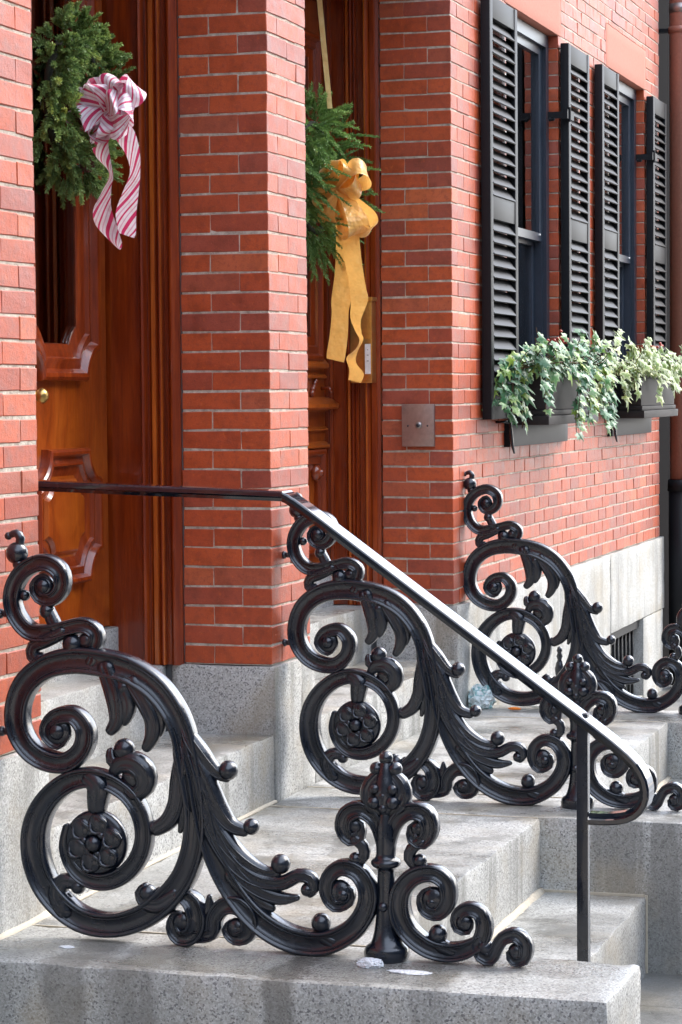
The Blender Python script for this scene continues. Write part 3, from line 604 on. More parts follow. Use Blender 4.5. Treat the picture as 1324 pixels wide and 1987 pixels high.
# ---------------------------------------------------------------- door cases
def extrude_profile(prof,xs,z0,z1,mirror=False):
    """prof: (Y, proud) points; surface stands proud of plane X=xs towards -X (or +X when mirrored)"""
    sg=-1 if not mirror else 1; mb=MB(); n=len(prof)
    bk=[(prof[-1][0],-.03),(prof[0][0],-.03)]
    ring=prof+bk
    mb.loft([[(xs+sg*p,y,z0) for y,p in ring],[(xs+sg*p,y,z1) for y,p in ring]],cap=True); return mb
def arc(y0,y1,p,h,n=7): return [(y0+(y1-y0)*i/n,p+h*math.sin(math.pi*i/n)) for i in range(n+1)]
PJ=[(.307,.006)]+arc(.312,.344,.012,.016)+[(.346,.002),(.360,.002),(.361,.020)]+arc(.362,.376,.020,.008,4)+[(.380,.014),(.384,.022),(.398,.026),(.400,.014)]+arc(.402,.416,.014,.010,4)+[(.419,.016)]+arc(.420,.442,.018,.014,6)+[(.444,.004),(.60,.004)]
PJ2=[(.307,.010),(.318,.014),(.322,.020),(.342,.020)]+arc(.344,.374,.012,.026)+[(.376,.000),(.398,.000),(.400,.016)]+arc(.402,.414,.016,.008,4)+[(.416,.012)]+arc(.418,.432,.014,.009,4)+[(.434,.022),(.444,.024),(.446,.014)]+arc(.447,.458,.014,.010,4)+[(.460,.002),(.512,.002),(.514,.016),(.526,.018),(.530,.010),(.536,.014),(.60,.014)]
def doorcase(label,xr,xl,prof):
    t=thing('door_frame',label,'door frame',((xl+xr)/2,.31,0)); t.location=(0,0,0)
    for xs_,mir,in_ in ((xr,False,1),(xl,True,1)):
        k=0
        me=extrude_profile(prof,xs_,-.004,2.70,mir); o=me.obj('jamb','wood',t,False)
        o.data.polygons.foreach_set('use_smooth',[True]*len(o.data.polygons)); o.data.set_sharp_from_angle(angle=R(28))
        for (ya,yb,pr_) in ((.3845,.3975,.0285),(.3625,.3665,.0265)) if prof is PJ else ((.4345,.4435,.0265),(.3555,.3625,.0395)):
            m=MB(); x_a,x_b=(xs_-pr_,xs_-pr_+.012) if not mir else (xs_+pr_-.012,xs_+pr_); m.box(x_a,x_b,ya,yb,-.003,2.69); m.obj('highlight_fillet','woodlight',t)  # brighter wood strip paints a highlight along the jamb moulding
    m=MB(); m.box(xl+.03,xr-.03,.40,.60,2.55,2.695); m.obj('head','wood',t)
    return t
doorcase('moulded mahogany door frame around the striped-bow door',-.002,XL1+.002,PJ); doorcase('moulded mahogany door frame around the gold-bow door',2.298,.397,PJ2)
def sweep_frame(x0,x1,z0,z1,r,prof,y,n=8):
    """closed bolection moulding around a rectangle with hollow-cut corners; prof (inward distance, projection towards -Y)"""
    rings=[]
    for d,h in prof:
        lp=[]
        for cx,cz,q in ((x0,z0,0),(x1,z0,1),(x1,z1,2),(x0,z1,3)):
            if r<=0:
                lp.append((cx+(d if q in (0,3) else -d),y-h,cz+(d if q in (0,1) else -d))); continue
            a0=math.asin(min(.70,max(0,d)/(r+d))) if d>-r else 0
            for i in range(n+1):
                t=a0+(math.pi/2-2*a0)*(i/n)
                u,w_=(r+d)*math.sin(t),(r+d)*math.cos(t)     # 0: starts on the side edge
                if q==0: lp.append((cx+u,y-h,cz+w_))
                elif q==1: lp.append((cx-w_,y-h,cz+u))
                elif q==2: lp.append((cx-u,y-h,cz-w_))
                else: lp.append((cx+w_,y-h,cz-u))
        rings.append(lp)
    mb=MB(); mb.loft(rings,closed_ring=True); return mb
MP=[(0,-.01),(0,.020),(.004,.030),(.014,.036),(.026,.034),(.034,.024),(.040,.014),(.052,.016),(.064,.022),(.072,.022),(.078,.010),(.092,.008),(.104,.004),(.118,.0),(.122,-.012)]
def setsharp(o,a=32):
    o.data.polygons.foreach_set('use_smooth',[True]*len(o.data.polygons)); o.data.set_sharp_from_angle(angle=R(a)); return o
def door_one():
    t=thing('front_door','mahogany front door with notched panels and dark glass behind the striped-bow wreath','door',(0,0,0))
    x1=-.026; W=.731; x0=x1-W; Y=.560; zb,zt=.124,2.50
    for sgn,(a,b) in ((1,(x0,x1)),(-1,(x0-W-.006,x0-.006))):
        pa,pb=a+.115,b-.115
        m=MB(); m.box(a,pa+.05,Y,Y+.05,zb,zt); m.box(pb-.10,b,Y,Y+.05,zb,zt); m.box(pa+.05,pb-.1,Y,Y+.05,zb,1.03); m.box(pa+.05,pb-.1,Y,Y+.05,2.27,zt)
        lf=m.obj('leaf','burl',t)
        o=sweep_frame(pa-.05,pb,.93,2.36,.095,MP,Y).obj('glass_moulding','wood',lf); setsharp(o)
        o=sweep_frame(pa,pb,.285,.718,.095,[(d*.74,h) for d,h in MP],Y).obj('panel_moulding','wood',lf); setsharp(o)
        o=sweep_frame(pa+.098,pb-.098,.383,.620,.055,[(0,-.006),(0,.004),(.012,.014),(.016,.014)],Y); k_=len(o.v)//4; o.f.append(tuple(range(3*k_,4*k_))); setsharp(o.obj('raised_panel','burl',lf))
        m=MB(); m.box(pa+.05,pb-.10,Y+.004,Y+.010,1.03,2.27); m.obj('glass_pane','glass',lf)
    # curtain folds behind the glass
    n=90; rings=[]
    for i in range(n+1):
        x=-1.5+1.5*i/n; rings.append([(x,Y+.075+.012*math.sin(i*1.9)+.006*math.sin(i*.7),.95),(x,Y+.075+.012*math.sin(i*1.9)+.006*math.sin(i*.7),2.4)])
    m=MB(); m.loft(rings,closed_ring=False); m.obj('curtain','curtain',t,True)
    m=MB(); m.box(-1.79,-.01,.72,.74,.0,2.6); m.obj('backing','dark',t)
    k=MB(); k.tube([(-.648,Y,.885),(-.648,Y-.045,.885)],.012,12); k.ball((-.648,Y-.05,.885),.024,16,10,(1,.85,1)); kn=k.obj('knob','brass',t,True)
    m=MB(); m.tube([(-.648,Y,.885),(-.648,Y-.008,.885)],[.036,.032],18); m.obj('rose','brass',kn,True)
    m=MB(); m.tube([(-.648,Y-.001,1.17),(-.648,Y-.008,1.17)],[.022,.018],14); m.obj('lock_escutcheon','brass',t,True)
door_one()
def door_two():
    t=thing('front_door','mahogany front door with a shelf moulding behind the gold-bow wreath','door',(0,0,0))
    Y=.548; x1=2.278; W=.86; zb,zt=.124,2.50
    for (a,b) in ((x1-W,x1),(x1-2*W-.006,x1-W-.006)):
        m=MB(); m.box(a,a+.20,Y,Y+.05,zb,zt); m.box(b-.16,b,Y,Y+.05,zb,zt); m.box(a+.2,b-.16,Y,Y+.05,zb,1.05); m.box(a+.2,b-.16,Y,Y+.05,2.3,zt)
        lf=m.obj('leaf','burl',t)
        mp=[(d*.85,h*.8) for d,h in MP]
        setsharp(sweep_frame(a+.075,b-.075,1.015,2.36,0,mp,Y).obj('glass_moulding','wood',lf))
        m=MB(); m.box(a+.19,b-.15,Y+.004,Y+.010,1.05,2.3); m.obj('glass_pane','glass',lf)
        def shelf(z,out,h,x_in,nm):
            pf=[(0,z+h),(out*.5,z+h*.85),(out*.8,z+h*.55),(out,z+h*.45),(out,z+h*.2),(out*.85,z+h*.05),(out*.4,z),(0,z-h*.15)]
            mm=MB(); mm.loft([[(a+x_in,Y-p,zz) for p,zz in pf],[(b-x_in+.03,Y-p,zz) for p,zz in pf]],cap=True); setsharp(mm.obj(nm,'woodlight',lf))
        shelf(.985,.030,.045,.06,'shelf_moulding'); shelf(.945,.018,.02,.05,'shelf_moulding'); shelf(.815,.062,.055,.02,'shelf_moulding'); shelf(.728,.018,.018,.04,'shelf_moulding'); shelf(.655,.030,.03,.05,'shelf_moulding')
        setsharp(sweep_frame(a+.06,b-.055,.22,.655,0,mp,Y).obj('panel_moulding','wood',lf))
        m=MB(); m.ball(((a+b)/2+.27,Y-.012,.555),.035,14,9,(1,.7,1)); m.ball(((a+b)/2+.27,Y-.03,.555),.018,10,7); m.obj('boss','wood',lf,True)
        m=MB()
        for q in range(5): m.ball((b-.14-.012*q,Y-.006,.93-.012*q+.004*(q%2)),.016,10,7,(1,.8,1.1))
        m.tube([(b-.045,Y,.905),(b-.045,Y-.035,.905),(b-.045,Y-.045,.885)],.008,8); m.obj('carved_drop','wood',lf,True)
    n=60; rings=[]
    for i in range(n+1):
        x=.5+1.75*i/n; yy=Y+.075+.012*math.sin(i*1.9); rings.append([(x,yy,.95),(x,yy,2.4)])
    m=MB(); m.loft(rings,closed_ring=False); m.obj('curtain','curtain',t,True)
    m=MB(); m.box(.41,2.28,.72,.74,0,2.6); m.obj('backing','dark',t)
door_two()
# ---------------------------------------------------------------- letter box and entry plate
mbx=thing('letter_box','aged brass letter box with a white name card on the frame under the gold bow','letter box',(2.276,-.018,0))
put('case',stone_mesh(-.062,.0,.338,.432,.925,1.262,'brass',bev=.003,jit=.0006,step=3),mbx)
put('lid',stone_mesh(-.070,.0,.332,.438,1.262,1.280,'brass',bev=.003,jit=.0004,step=3),mbx)
put('card_frame',stone_mesh(-.074,-.0625,.334,.372,.940,1.105,'brass',bev=.002,jit=.0004,step=3),mbx)
cf=MB(); cf.box(-.0765,-.0742,.340,.364,.962,1.086); card=cf.obj('name_card','white',mbx)
for z,wd in ((1.062,.004),(1.040,.007),(1.016,.008)):
    m=MB(); m.box(-.0772,-.0766,.352-wd/2,.352+wd/2,z-.0012,z+.0012); m.obj('print_line','ink',card)
ip=thing('entry_plate','grey metal entry plate with a key lock on the brick reveal','plate',(2.299,.143,.748))
put('plate',stone_mesh(-.022,-.0015,-.0695,.0695,-.088,.088,'steel',bev=.003,jit=.0003,step=3),ip)
m=MB(); m.tube([(-.0215,-.004,.0),(-.030,-.004,.0)],[.015,.013],18); lk=m.obj('lock','steel',ip,True)
m=MB(); m.tube([(-.0295,-.004,0),(-.0315,-.004,0)],.008,12); m.obj('keyhole','ink',lk,True)
for y in (.042,-.042):
    m=MB(); m.ball((-.0215,y,-.002),.0045,8,6); m.obj('screw','ink',ip,True)
# ---------------------------------------------------------------- mortar beads along the stone joints
for nm,par,(a,b,c,d,e,f) in (('joint',st1,(-.0972,-.0918,YP+.01,-.02,ZP-.06,ZP-.0005)),('joint',st1,(-1.9285,-1.9235,YP+.01,-.02,ZP-.06,ZP-.0005)),('joint',st2,(.2945,.2995,YP+.01,-.02,ZP-.06,ZP-.0005)),('joint',st2,(2.1995,2.2055,YP+.01,-.03,ZP-.06,ZP-.0035)),('joint',st1,(-.0975,-.0915,YS+.006,YP-.006,ZS-.03,ZS+.006)),('joint',st1,(-.0985,-.0915,YS-.004,YS+.004,ZG-.02,ZS+.004))):
    m=MB(); m.box(a,b,c,d,e,f); m.obj(nm,'bead',par)
for par,x0,x1,y,z,s in ((st1,-2.6,-1.81,-.0165,ZP,.014),(st1,-1.92,-.10,YP-.004,ZS,.016),(st2,.30,2.2,YP-.004,ZS,.012),(st1,-1.78,-.02,-.0165,ZP,.007)):
    m=MB(); rings=[]; n=int((x1-x0)/.06)
    for i in range(n+1):
        x=x0+(x1-x0)*i/n; k=s*random.uniform(.7,1.15); rings.append([(x,y+.006,z-.004),(x,y-k,z-.004),(x,y-k*.9,z+k*.12),(x,y-k*.2,z+k*.85),(x,y+.006,z+k)])
    m.loft(rings,cap=True); m.obj('mortar_bead','bead',par,True)
# ---------------------------------------------------------------- wreaths
def sprig(mb,p,d,L,nl,n,tint,rd,droop=.15,flat=0.,nw=.0038):
    d=d.normalized(); ref=Vector((0,0,1)) if abs(d.z)<.9 else Vector((1,0,0)); a=d.cross(ref).normalized(); b=a.cross(d)
    bend=Vector((rd.uniform(-.3,.3),rd.uniform(-.3,.3),-droop)); pts=[p+d*L*t+bend*L*t*t for t in (0,.33,.66,1)]
    o=len(mb.v); 
    for i in range(n):
        t=.04+.96*i/n; base=p+d*L*t+bend*L*t*t; an=i*2.4+rd.uniform(-.3,.3); rad=(a*math.cos(an)+b*math.sin(an)*(1-flat))
        fwd=(d+bend*2*t); nd=(fwd*rd.uniform(.55,.9)+rad*.8).normalized(); l=nl*(1-.45*t*t)*rd.uniform(.8,1.15); sd=nd.cross(rad.cross(nd)+Vector((.01,.02,.03))).normalized()
        sd=nd.cross(Vector((rd.uniform(-1,1),rd.uniform(-1,1),rd.uniform(-1,1)))).normalized()*nw*.5
        k=len(mb.v); mb.v+=[tuple(base-sd*.7),tuple(base+nd*l*.6-sd),tuple(base+nd*l),tuple(base+nd*l*.6+sd),tuple(base+sd*.7)]; mb.f.append((k,k+1,k+2,k+3,k+4))
        tt=min(1,max(0,tint+.25*t*t+rd.uniform(-.08,.08))); mb.t+=[tt*.85,tt,tt,tt,tt*.85]
    # twig
    k=len(mb.v); mb.tube(pts,[.0018,.0016,.0013,.0008],3,False); mb.t+=[.05]*(len(mb.v)-k)
def wreath(name,label,C,Rm,rt_,n,L,nl,nn,mat,seed,hang=0.,flat=0.,nw=.0038,lumps=True):
    t=thing(name,label,'wreath',C); rd=random.Random(seed); mb=MB(); mb.t=[]
    for i in range(n):
        ph=2*math.pi*(i+rd.random())/n*1.0; 
        rad=Vector((math.cos(ph),0,math.sin(ph))); tan=Vector((-math.sin(ph),0,math.cos(ph)))*(1 if rd.random()<.8 else -1)
        ps=rd.uniform(-.6,3.7); off=rad*math.cos(ps)+Vector((0,-1,0))*math.sin(ps)
        off=off.normalized() if off.length>.01 else rad
        p=rad*Rm+off*rt_*rd.uniform(.15,.62); d=off*rd.uniform(.5,1.0)+tan*rd.uniform(.0,.9)+Vector((0,0,-hang*rd.uniform(.4,1.2)))+rad*.2
        p.y=min(p.y,.05)
        cl=math.sin(ph*3+seed)+rd.uniform(-.8,.8)
        sprig(mb,p,d,L*rd.uniform(.7,1.25),nl,nn,.12+.22*max(0,cl)+(.32 if rd.random()<.13 else 0),rd,flat=flat,nw=nw,droop=.12+hang*.2)
    mb.obj('foliage',mat,t,False,False)['kind']='stuff'
    m=MB(); rings=[]
    for i in range(36):
        ph=2*math.pi*i/36; rad=Vector((math.cos(ph),0,math.sin(ph))); rings.append([tuple(rad*(Rm+rt_*.12*math.cos(q*math.pi/4))+Vector((0,rt_*.12*math.sin(q*math.pi/4)+.0,0))) for q in range(8)])
    m.loft(rings,closed_path=True); m.obj('core',MAT['twigdark'],t,True); return t
def cone(parent,c,d,L,r):
    mb=MB(); d=Vector(d).normalized(); q=Vector((0,0,1)).rotation_difference(d); c=Vector(c)
    mb.tube([c,c+d*L],[r*.5,r*.15],6)
    for i in range(46):
        t=i/46; an=i*2.4; rr=r*(math.sin(math.pi*(.12+.83*t))**.7); base=c+d*L*t; rad=q@Vector((math.cos(an),math.sin(an),0)); tn=q@Vector((-math.sin(an),math.cos(an),0)); wv=r*.42
        tip=base+rad*rr+d*L*.10; mb.add([base+d*.0,base+rad*rr*.6-tn*wv,tip-tn*wv*.5,tip+d*.002,tip+tn*wv*.5,base+rad*rr*.6+tn*wv],[(0,1,2,3,4,5)])
    return mb.obj('pine_cone','cone',parent,False,False)
w1=wreath('evergreen_wreath','bushy spruce wreath with pine cones and a pink striped bow','wreath' and (-.50,.455,1.785),.200,.105,440,.062,.019,60,'spruce',4,hang=.08,nw=.0048)
# positions below are relative to the wreath
cone(w1,(-.10,-.02,-.03),(-.9,-.3,.1),.055,.027); cone(w1,(-.08,-.045,-.05),(-.7,-.7,-.2),.055,.026); cone(w1,(-.03,-.045,-.19),(-.7,-.6,-.2),.05,.023)
w2=wreath('evergreen_wreath','loose balsam wreath with a large gold bow','wreath' and (1.86,.45,1.745),.215,.105,300,.140,.022,80,'balsam',9,hang=.3,flat=.35,nw=.0046)
# ribbons --------------------------------------------------------
def ribbon(mb,ctrl,n=10,across=4,curl=0.):
    """ctrl: list of (point, width vector)"""
    P=catmull6([tuple(p)+tuple(wv) for p,wv in ctrl],n); o=len(mb.v); L=len(P)
    if mb.uv is None: mb.uv=[]
    acc=0.; mw=max(Vector(q[3:]).length for q in P)
    for i,q in enumerate(P):
        p=Vector(q[:3]); wv=Vector(q[3:]); acc+=(p-Vector(P[i-1][:3])).length/mw if i else 0; q1=P[min(i+1,L-1)]; q0=P[max(i-1,0)]; tg=(Vector(q1[:3])-Vector(q0[:3])); nn=tg.cross(wv); nn=nn.normalized() if nn.length>1e-9 else Vector((0,0,1))
        for k in range(across+1):
            s=k/across*2-1; mb.v.append(tuple(p+wv*.5*s+nn*curl*(1-s*s)*wv.length)); mb.uv.append((acc,k/across))
    for i in range(L-1):
        for k in range(across):
            a=o+i*(across+1)+k; mb.f.append((a,a+1,a+across+2,a+across+1))
def catmull6(P,n):
    out=[]
    for i in range(len(P)-1):
        p0=P[max(i-1,0)]; p1=P[i]; p2=P[i+1]; p3=P[min(i+2,len(P)-1)]
        for k in range(n):
            t=k/n; out.append([.5*(2*b+(c-a)*t+(2*a-5*b+4*c-d)*t*t+(3*b-a-3*c+d)*t**3) for a,b,c,d in zip(p0,p1,p2,p3)])
    out.append(list(P[-1])); return out
class Frame:
    """front view of a bow: right = towards the street, up, near = towards -X"""
    def __init__(s,O,px,py,sc): s.O=Vector(O); s.px,s.py,s.s=px,py,sc
    def __call__(s,x,y,dp=0.): return s.O+Vector((-dp,-(x-s.px)/s.s,(s.py-y)/s.s))
    def vec(s,x,y,dp=0.): return Vector((-dp,-x/s.s,-y/s.s))
def bow_loop(parent,mat,F,c,ang,Lp,wp,rot,bul,lift=0.,name='loop'):
    """ribbon loop: leaves the knot along ang, its opening turned by rot about that direction"""
    an=R(ang); d=Vector((math.cos(an),-math.sin(an),0)); pr=Vector((math.sin(an),math.cos(an),0)); dep=Vector((0,0,1)); rr=R(rot)
    wd=pr*math.cos(rr)+dep*math.sin(rr); bd=-pr*math.sin(rr)+dep*math.cos(rr); ctrl=[]; N=9
    for i in range(N):
        t=i/(N-1); out=(math.sin(math.pi*t)**.8)*Lp; b_=bul*math.sin(2*math.pi*t)*1.1+bul*.35*math.cos(math.pi*t)
        q=Vector((c[0],c[1],0))+d*out+Vector((bd.x*b_,bd.y*b_,0)); dp=c[2]+(bd.z*b_+lift*math.sin(math.pi*t))/F.s
        sc=.42+.58*min(1,math.sin(math.pi*t)*1.25); wv=wd*wp*sc
        ctrl.append((F(q.x,q.y,dp)-parent.location,F.vec(wv.x,wv.y,wv.z/F.s)))
    mb=MB(); ribbon(mb,ctrl,6,5,.05); return mb.obj(name,mat,parent_bow,True,False)
F1=Frame((-0.500,0.322,1.746),222,222,617)
parent_bow=MB().add([(0,0,0),(.001,0,0),(0,.001,0)],[(0,1,2)]).obj('bow','candy',w1); k1=MB(); k1.uv=[]
def bow_base(w,mat,F,c,r):
    mb=MB(); mb.ball(F(*c)-w.location,r,12,8,(.8,1,.9)); mb.uv=[(0,.3+.1*math.sin(i)) for i in range(len(mb.v))]; return mb.obj('bow',mat,w,True)
bpy.data.objects.remove(parent_bow); parent_bow=bow_base(w1,'candy',F1,(224,226,.03),.018)
for ang,Lp,wp,rot,bul,lift in ((192,70,42,35,12,8),(170,52,48,-30,16,26),(128,46,50,20,18,30),(95,44,46,-35,16,26),(62,56,44,30,16,18),(38,66,40,-40,14,6),(8,50,44,30,16,24),(330,46,44,-25,16,26),(290,40,46,30,14,30),(235,44,44,-30,14,24),(20,34,40,0,16,40),(200,34,42,10,16,42)):
    bow_loop(w1,'candy',F1,(222,222,.05),ang,Lp*1.2,wp*1.25,rot,bul*1.3,lift)
def tail(w,mat,F,rows,name='tail'):
    mb=MB(); ribbon(mb,[(F(x,y,d)-w.location,F.vec(wx,wy,wd)) for x,y,d,wx,wy,wd in rows],8,5,.05); return mb.obj(name,mat,parent_bow,True,False)
tail(w1,'candy',F1,[(216,238,.05,34,6,0),(206,270,.06,38,10,.0),(212,305,.055,36,8,.02),(226,338,.045,16,8,.03),(216,366,.045,28,-6,.03),(208,400,.05,42,-4,.02),(214,432,.045,46,4,.01),(230,462,.04,30,10,.0),(239,478,.04,4,2,0)])
tail(w1,'candy',F1,[(238,240,.03,32,-8,0),(252,265,.03,38,-12,0),(264,298,.02,32,-4,.015),(268,335,.02,26,4,.02),(259,375,.025,38,6,.02),(250,410,.025,44,8,.01),(250,440,.022,38,12,0),(250,452,.022,30,10,0)])
F2=Frame((1.800,0.305,1.681),668,372,477)
parent_bow=bow_base(w2,'gold',F2,(662,372,.03),.020)
for ang,Lp,wp,rot,bul,lift in ((90,50,30,18,9,14),(52,46,34,-40,12,20),(28,64,40,35,15,14),(8,46,36,-50,14,26),(178,38,36,48,12,20),(205,42,34,-42,12,26),(140,36,32,40,11,22),(296,92,40,40,17,22),(308,96,32,-38,15,2),(262,62,40,-20,12,16),(232,36,30,62,9,22)):
    bow_loop(w2,'gold',F2,(662,368,.045),ang,Lp*1.08,wp*1.12,rot,bul*1.2,lift)
tail(w2,'gold',F2,[(676,395,.04,34,0,0),(684,440,.045,36,2,0),(690,500,.04,34,-3,.005),(698,550,.035,34,4,.01),(702,582,.04,34,-8,0),(694,612,.035,24,4,.02),(698,636,.03,18,6,.03),(704,652,.03,12,0,.03),(694,672,.028,8,6,.03),(684,690,.03,22,10,.02),(694,712,.03,30,8,.01),(690,730,.03,26,6,.01)])
tail(w2,'gold',F2,[(664,395,.01,30,0,0),(668,450,.0,34,2,0),(664,520,-.005,34,4,.01),(660,575,.0,38,2,.0),(658,600,.0,34,-2,.0),(655,640,.0,36,0,.0),(650,676,.002,38,0,0),(648,690,.002,34,8,0)])
hg=MB(); ribbon(hg,[(Vector((1.87,.436,2.62)),Vector((.004,-.020,0))),(Vector((1.872,.42,2.40)),Vector((.004,-.021,0))),(Vector((1.874,.385,2.02)),Vector((.003,-.020,0)))],8,2); hgo=hg.obj('wreath_hanger','cream_ribbon',None,True,False); tag(hgo,'thin cream-gold ribbon holding up the gold-bow wreath','ribbon')
# ---------------------------------------------------------------- window boxes with ivy
def planter(x0,x1,label):
    t=thing('window_box',label,'window box',((x0+x1)/2,-.10,.745)); hw=(x1-x0)/2; 
    m=MB(); put('box',stone_mesh(-hw+.02,hw-.02,-.072,.066,.055,.205,'planter',bev=.003,jit=.0005,step=5),t)
    put('rim',stone_mesh(-hw+.005,hw-.005,-.084,.07,.205,.226,'planter',bev=.004,jit=.0005,step=5),t)
    put('base_moulding',stone_mesh(-hw+.012,hw-.012,-.080,.068,.030,.054,'planter',bev=.005,jit=.0004,step=5),t)
    put('tray',stone_mesh(-hw,hw,-.092,.070,-.012,.029,'planter',bev=.004,jit=.0004,step=5),t)
    return t
planter(3.262,4.37,'grey window box under the first window, half hidden by ivy'); planter(5.60,6.68,'grey window box under the far window beside the pipe')
def ivy_mat(isl=False,pale=False):
    a=NT('variegated_ivy'); at=a.n('Attribute'); at.attribute_name='tint'; rn=a.n('NewGeometry').outputs['Random Per Island'] if isl else a.n('ObjectInfo').outputs['Random']
    g=a.ramp(rn,[(0,(.030,.11,.035)),(.3,(.05,.17,.065)),(.55,(.085,.22,.10)),(.78,(.11,.26,.04)),(1,(.25,.37,.04))])
    cr=a.ramp(rn,[(0,(.06,.15,.07)),(.35,(.10,.22,.12)),(.45,(.42,.52,.34)),(.58,(.14,.27,.14)),(.72,(.55,.60,.30)),(.86,(.20,.32,.10)),(1,(.52,.56,.20))])
    if not pale: cr=a.mix(.55,cr,g)
    else: g=a.mix(.5,g,(.38,.44,.09)); cr=a.mix(.35,cr,(.62,.64,.28))
    v=a.pos(); k=a.math('ADD',at.outputs['Fac'],a.math('MULTIPLY',a.math('SUBTRACT',a.noise(v,70,2),.5),1.3))
    c=a.mix(a.ramp(k,[(.45,0),(.62,1)]),g,cr); a.col(c); a.set(Roughness=.36); a.b.inputs['Specular IOR Level'].default_value=.5
    tr=a.n('BsdfTranslucent'); a.l(c,tr.inputs[0]); mx=a.n('MixShader'); mx.inputs[0].default_value=.2; out=a.t.nodes['Material Output']
    a.l(a.b.outputs[0],mx.inputs[1]); a.l(tr.outputs[0],mx.inputs[2]); a.l(mx.outputs[0],out.inputs[0]); return a.m
MAT['ivy']=ivy_mat(); MAT['ivyfar']=ivy_mat(True); MAT['ivy2']=ivy_mat(False,True); MAT['ivyfar2']=ivy_mat(True,True)
def leaf_mesh(var,mat='ivy'):
    rd=random.Random(var); ol=[(0,-.02),(-.24,-.26),(-.52,-.08),(-.36,.12),(-.50,.46),(-.17,.42),(0,1.0),(.17,.42),(.50,.46),(.36,.12),(.52,-.08),(.24,-.26)]
    ol=[(x*rd.uniform(.85,1.15),y*rd.uniform(.9,1.1)) for x,y in ol]; c=(0,.18); f=rd.uniform(.12,.34); bd=rd.uniform(-.35,.1)
    zz=lambda x,y:-abs(x)*f+bd*y*y*.5
    mb=MB(); mb.t=[]; mb.v.append((0,.18,.04)); mb.t.append(0.)
    for s,t in ((.58,.45),(1.,1.)):
        for x,y in ol: px,py=c[0]+(x-c[0])*s,c[1]+(y-c[1])*s; mb.v.append((px,py,zz(px,py)+(.03 if s<1 else 0))); mb.t.append(t)
    n=len(ol)
    for i in range(n):
        j=(i+1)%n; mb.f.append((0,1+i,1+j)); mb.f.append((1+i,1+n+i,1+n+j,1+j))
    return mb.mesh('leaf',mat,True)
LEAF1=[leaf_mesh(i) for i in range(7)]; LEAF2=[leaf_mesh(i,'ivy2') for i in range(7)]
def ivy(label,x0,x1,n,seed,left,right,trail=(),LEAF=None,far='ivyfar'):
    rd=random.Random(seed); t=thing('ivy_plant',label,'ivy',((x0+x1)/2,-.10,1.0)); O=t.location; stems=MB(); cnt=0; nl=[0]; ex=MB(); ex.t=[]
    def leafat(p,d,s):
        nrm=Vector((rd.uniform(-.9,.2),rd.uniform(-1.2,-.4),rd.uniform(.1,1.1))).normalized(); tip=(d*.6+Vector((rd.uniform(-.7,.7),rd.uniform(-.6,.1),rd.uniform(-1.0,.15)))); tip=(tip-nrm*tip.dot(nrm)).normalized(); sd=tip.cross(nrm)
        if nl[0]>=290:
            me=rd.choice(LEAF); k=len(ex.v); ex.add([p-O+(sd*v.co.x+tip*v.co.y+nrm*v.co.z)*s for v in me.vertices],[tuple(f.vertices) for f in me.polygons]); ex.t+=[x.value for x in me.attributes['tint'].data]; return
        nl[0]+=1
        M=Matrix((( sd.x,tip.x,nrm.x,0),(sd.y,tip.y,nrm.y,0),(sd.z,tip.z,nrm.z,0),(0,0,0,1))); o=bpy.data.objects.new('leaf',rd.choice(LEAF)); COL.objects.link(o); o.parent=t
        o.matrix_basis=Matrix.Translation(p-O)@M@Matrix.Scale(s,4)
    specs=[]
    for xx,L,ty in trail: specs.append((xx,L,ty))
    for i in range(60):
        xx=rd.uniform(x0,x1); specs.append((xx,rd.uniform(.10,.19),'m'))
    for xx,L,ty in [(x_,l_*(.88 if t_ in 'tw' else 1),t_) for x_,l_,t_ in specs]:
        p=Vector((xx,rd.uniform(-.16,-.05) if ty!='w' else rd.uniform(-.12,-.07),.965)); d=Vector((rd.uniform(-.7,.5) if ty!='w' else rd.uniform(-.5,.1),rd.uniform(-.8,-.1) if ty!='w' else rd.uniform(-.2,.1),rd.uniform(.35,1.0) if ty=='m' else .25)).normalized(); pts=[p.copy()]; s=0
        while s<L:
            st=.034; p=p+d*st; s+=st; pts.append(p.copy()); d=(d+Vector((rd.uniform(-.25,.25),rd.uniform(-.2,.2)*(1 if ty=='m' else .5),-.12 if ty=='m' else -.30))).normalized()
            if p.y<-.27: d.y=abs(d.y)*.3; d.normalize()
            if p.y>-.19 and p.z<1.0 and ty!='w': p.y=-.19-rd.uniform(0,.02)
            if cnt<n: leafat(p+Vector((rd.uniform(-.015,.015),rd.uniform(-.02,.0),rd.uniform(-.01,.015))),d,rd.uniform(.034,.068)); cnt+=1
            if cnt<n and rd.random()<.55: leafat(p+Vector((rd.uniform(-.03,.03),rd.uniform(-.03,.01),rd.uniform(-.02,.03))),d,rd.uniform(.030,.056)); cnt+=1
        stems.tube([q-O for q in pts],.0022,4,False)
    stems.obj('stem','twig',t,True,False)
    if ex.v: ex.obj('foliage',MAT[far],t,True,False)['kind']='stuff'
    mb=MB()
    for i in range(26): 
        q=Vector((x0+(x1-x0)*.62+rd.gauss(0,.05),-.13+rd.gauss(0,.03),1.115+rd.gauss(0,.018))); mb.ball(q-O,.0085,8,6)
    mb.obj('berries','berry',t,True)['kind']='stuff'
    return t
T=lambda ty,*v:tuple((x,l,ty) for x,l in v)
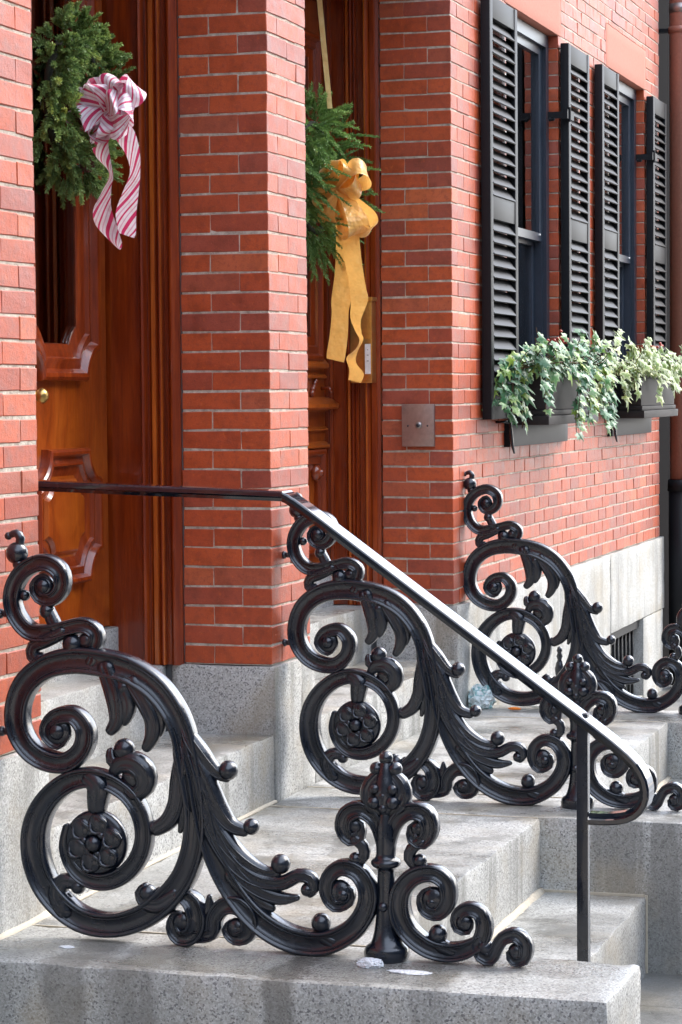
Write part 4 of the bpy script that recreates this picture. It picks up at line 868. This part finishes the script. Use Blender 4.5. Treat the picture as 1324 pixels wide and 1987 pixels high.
ivy('variegated ivy spilling over the window box under the first window',2.98,4.28,560,5,.0,.15,T('w',(2.95,.30),(2.98,.36),(3.02,.42),(3.05,.46),(3.08,.44),(3.11,.46),(3.14,.48),(3.17,.42),(3.20,.46),(3.23,.40),(3.25,.34),(3.10,.30))+T('t',(3.30,.14),(3.42,.16),(3.62,.36),(3.68,.42),(3.74,.46),(3.8,.42),(3.88,.50),(3.95,.40),(4.05,.46),(4.15,.40),(4.25,.30)),LEAF1)
ivy('pale variegated ivy spilling over the far window box beside the pipe',5.12,6.9,560,8,.0,.1,T('w',(4.95,.24),(5.05,.32),(5.15,.34),(5.25,.36),(5.35,.36),(5.45,.34),(5.55,.32),(5.6,.26))+T('w',(5.0,.28),(5.2,.30),(5.4,.30),(5.5,.34),(5.54,.36),(5.56,.38),(5.58,.34))+T('t',(5.7,.28),(5.8,.24),(5.95,.2),(6.4,.26),(6.5,.34),(6.6,.36),(6.7,.36),(6.8,.34)),LEAF2,'ivyfar2')
# ---------------------------------------------------------------- litter and ice
def crumple(name,c,sx,sy,sz,mat,seed,amp=.35):
    rd=random.Random(seed); bm=bmesh.new(); bmesh.ops.create_icosphere(bm,subdivisions=4,radius=1)
    ds=[(Vector((rd.gauss(0,1),rd.gauss(0,1),rd.gauss(0,1))).normalized(),rd.uniform(2,7),rd.uniform(0,6)) for _ in range(14)]
    for v in bm.verts:
        f=1+amp*sum(abs(math.sin(v.co.dot(d)*k+p)) for d,k,p in ds)/14-amp*.6; f*=1+rd.uniform(-.10,.10)*(amp>.55); v.co=Vector((v.co.x*sx*f,v.co.y*sy*f,max(-sz*.75,v.co.z*sz*f)))
    me=bpy.data.meshes.new(name); bm.to_mesh(me); bm.free(); me.materials.append(MAT[mat]); o=put(name,me,None,c); return o
a=NT('plastic_bag'); v=a.pos(); c=a.ramp(a.noise(v,16,3),[(.5,(.72,.80,.80)),(.57,(.16,.42,.42)),(.61,(.74,.82,.83))]); a.col(c); a.set(Roughness=.22); a.b.inputs['Transmission Weight'].default_value=.25; MAT['bag']=a.m
MAT['paper']=plain('scrap_paper',(.55,.50,.36),.7); MAT['orange']=plain('orange_leaf',(.75,.22,.02),.6)
a=NT('ice'); a.set(Base_Color=(.88,.90,.92,1),Roughness=.2); a.b.inputs['Transmission Weight'].default_value=.15; a.bump(a.noise(a.pos(),160,4),.004,1); MAT['ice']=a.m
tag(crumple('plastic_bag',(2.47,-.075,ZP+.035),.07,.055,.055,'bag',2,.7),'crumpled pale teal plastic bag at the foot of the farthest railing','bag')
tag(crumple('plastic_bag',(2.68,-.30,ZP+.03),.10,.05,.045,'bag',6,.7),'second crumpled plastic bag seen through the farthest railing scroll','bag')
tag(crumple('paper_scrap',(2.72,-.40,ZP+.03),.05,.05,.04,'paper',9,.6),'beige paper scrap lying behind the farthest railing','paper')
tag(crumple('fallen_leaf',(2.40,-.235,ZP+.004),.012,.026,.006,'orange',4,.9),'small orange leaf on the stone below the farthest railing','leaf')
tag(crumple('ice_lump',(-2.13,-.975,ZP+.006),.022,.030,.014,'ice',5,.6),'small lump of ice on the front block below the finial','ice')
tag(crumple('ice_patch',(-2.165,-1.08,ZP+.0015),.018,.05,.003,'ice',7,.6),'thin ice patch right of the ice lump on the front block','ice')
tag(crumple('ice_patch',(-2.14,-.215,ZP+.0015),.012,.020,.003,'ice',8,.5),'thin ice patch at the left end of the front block','ice')
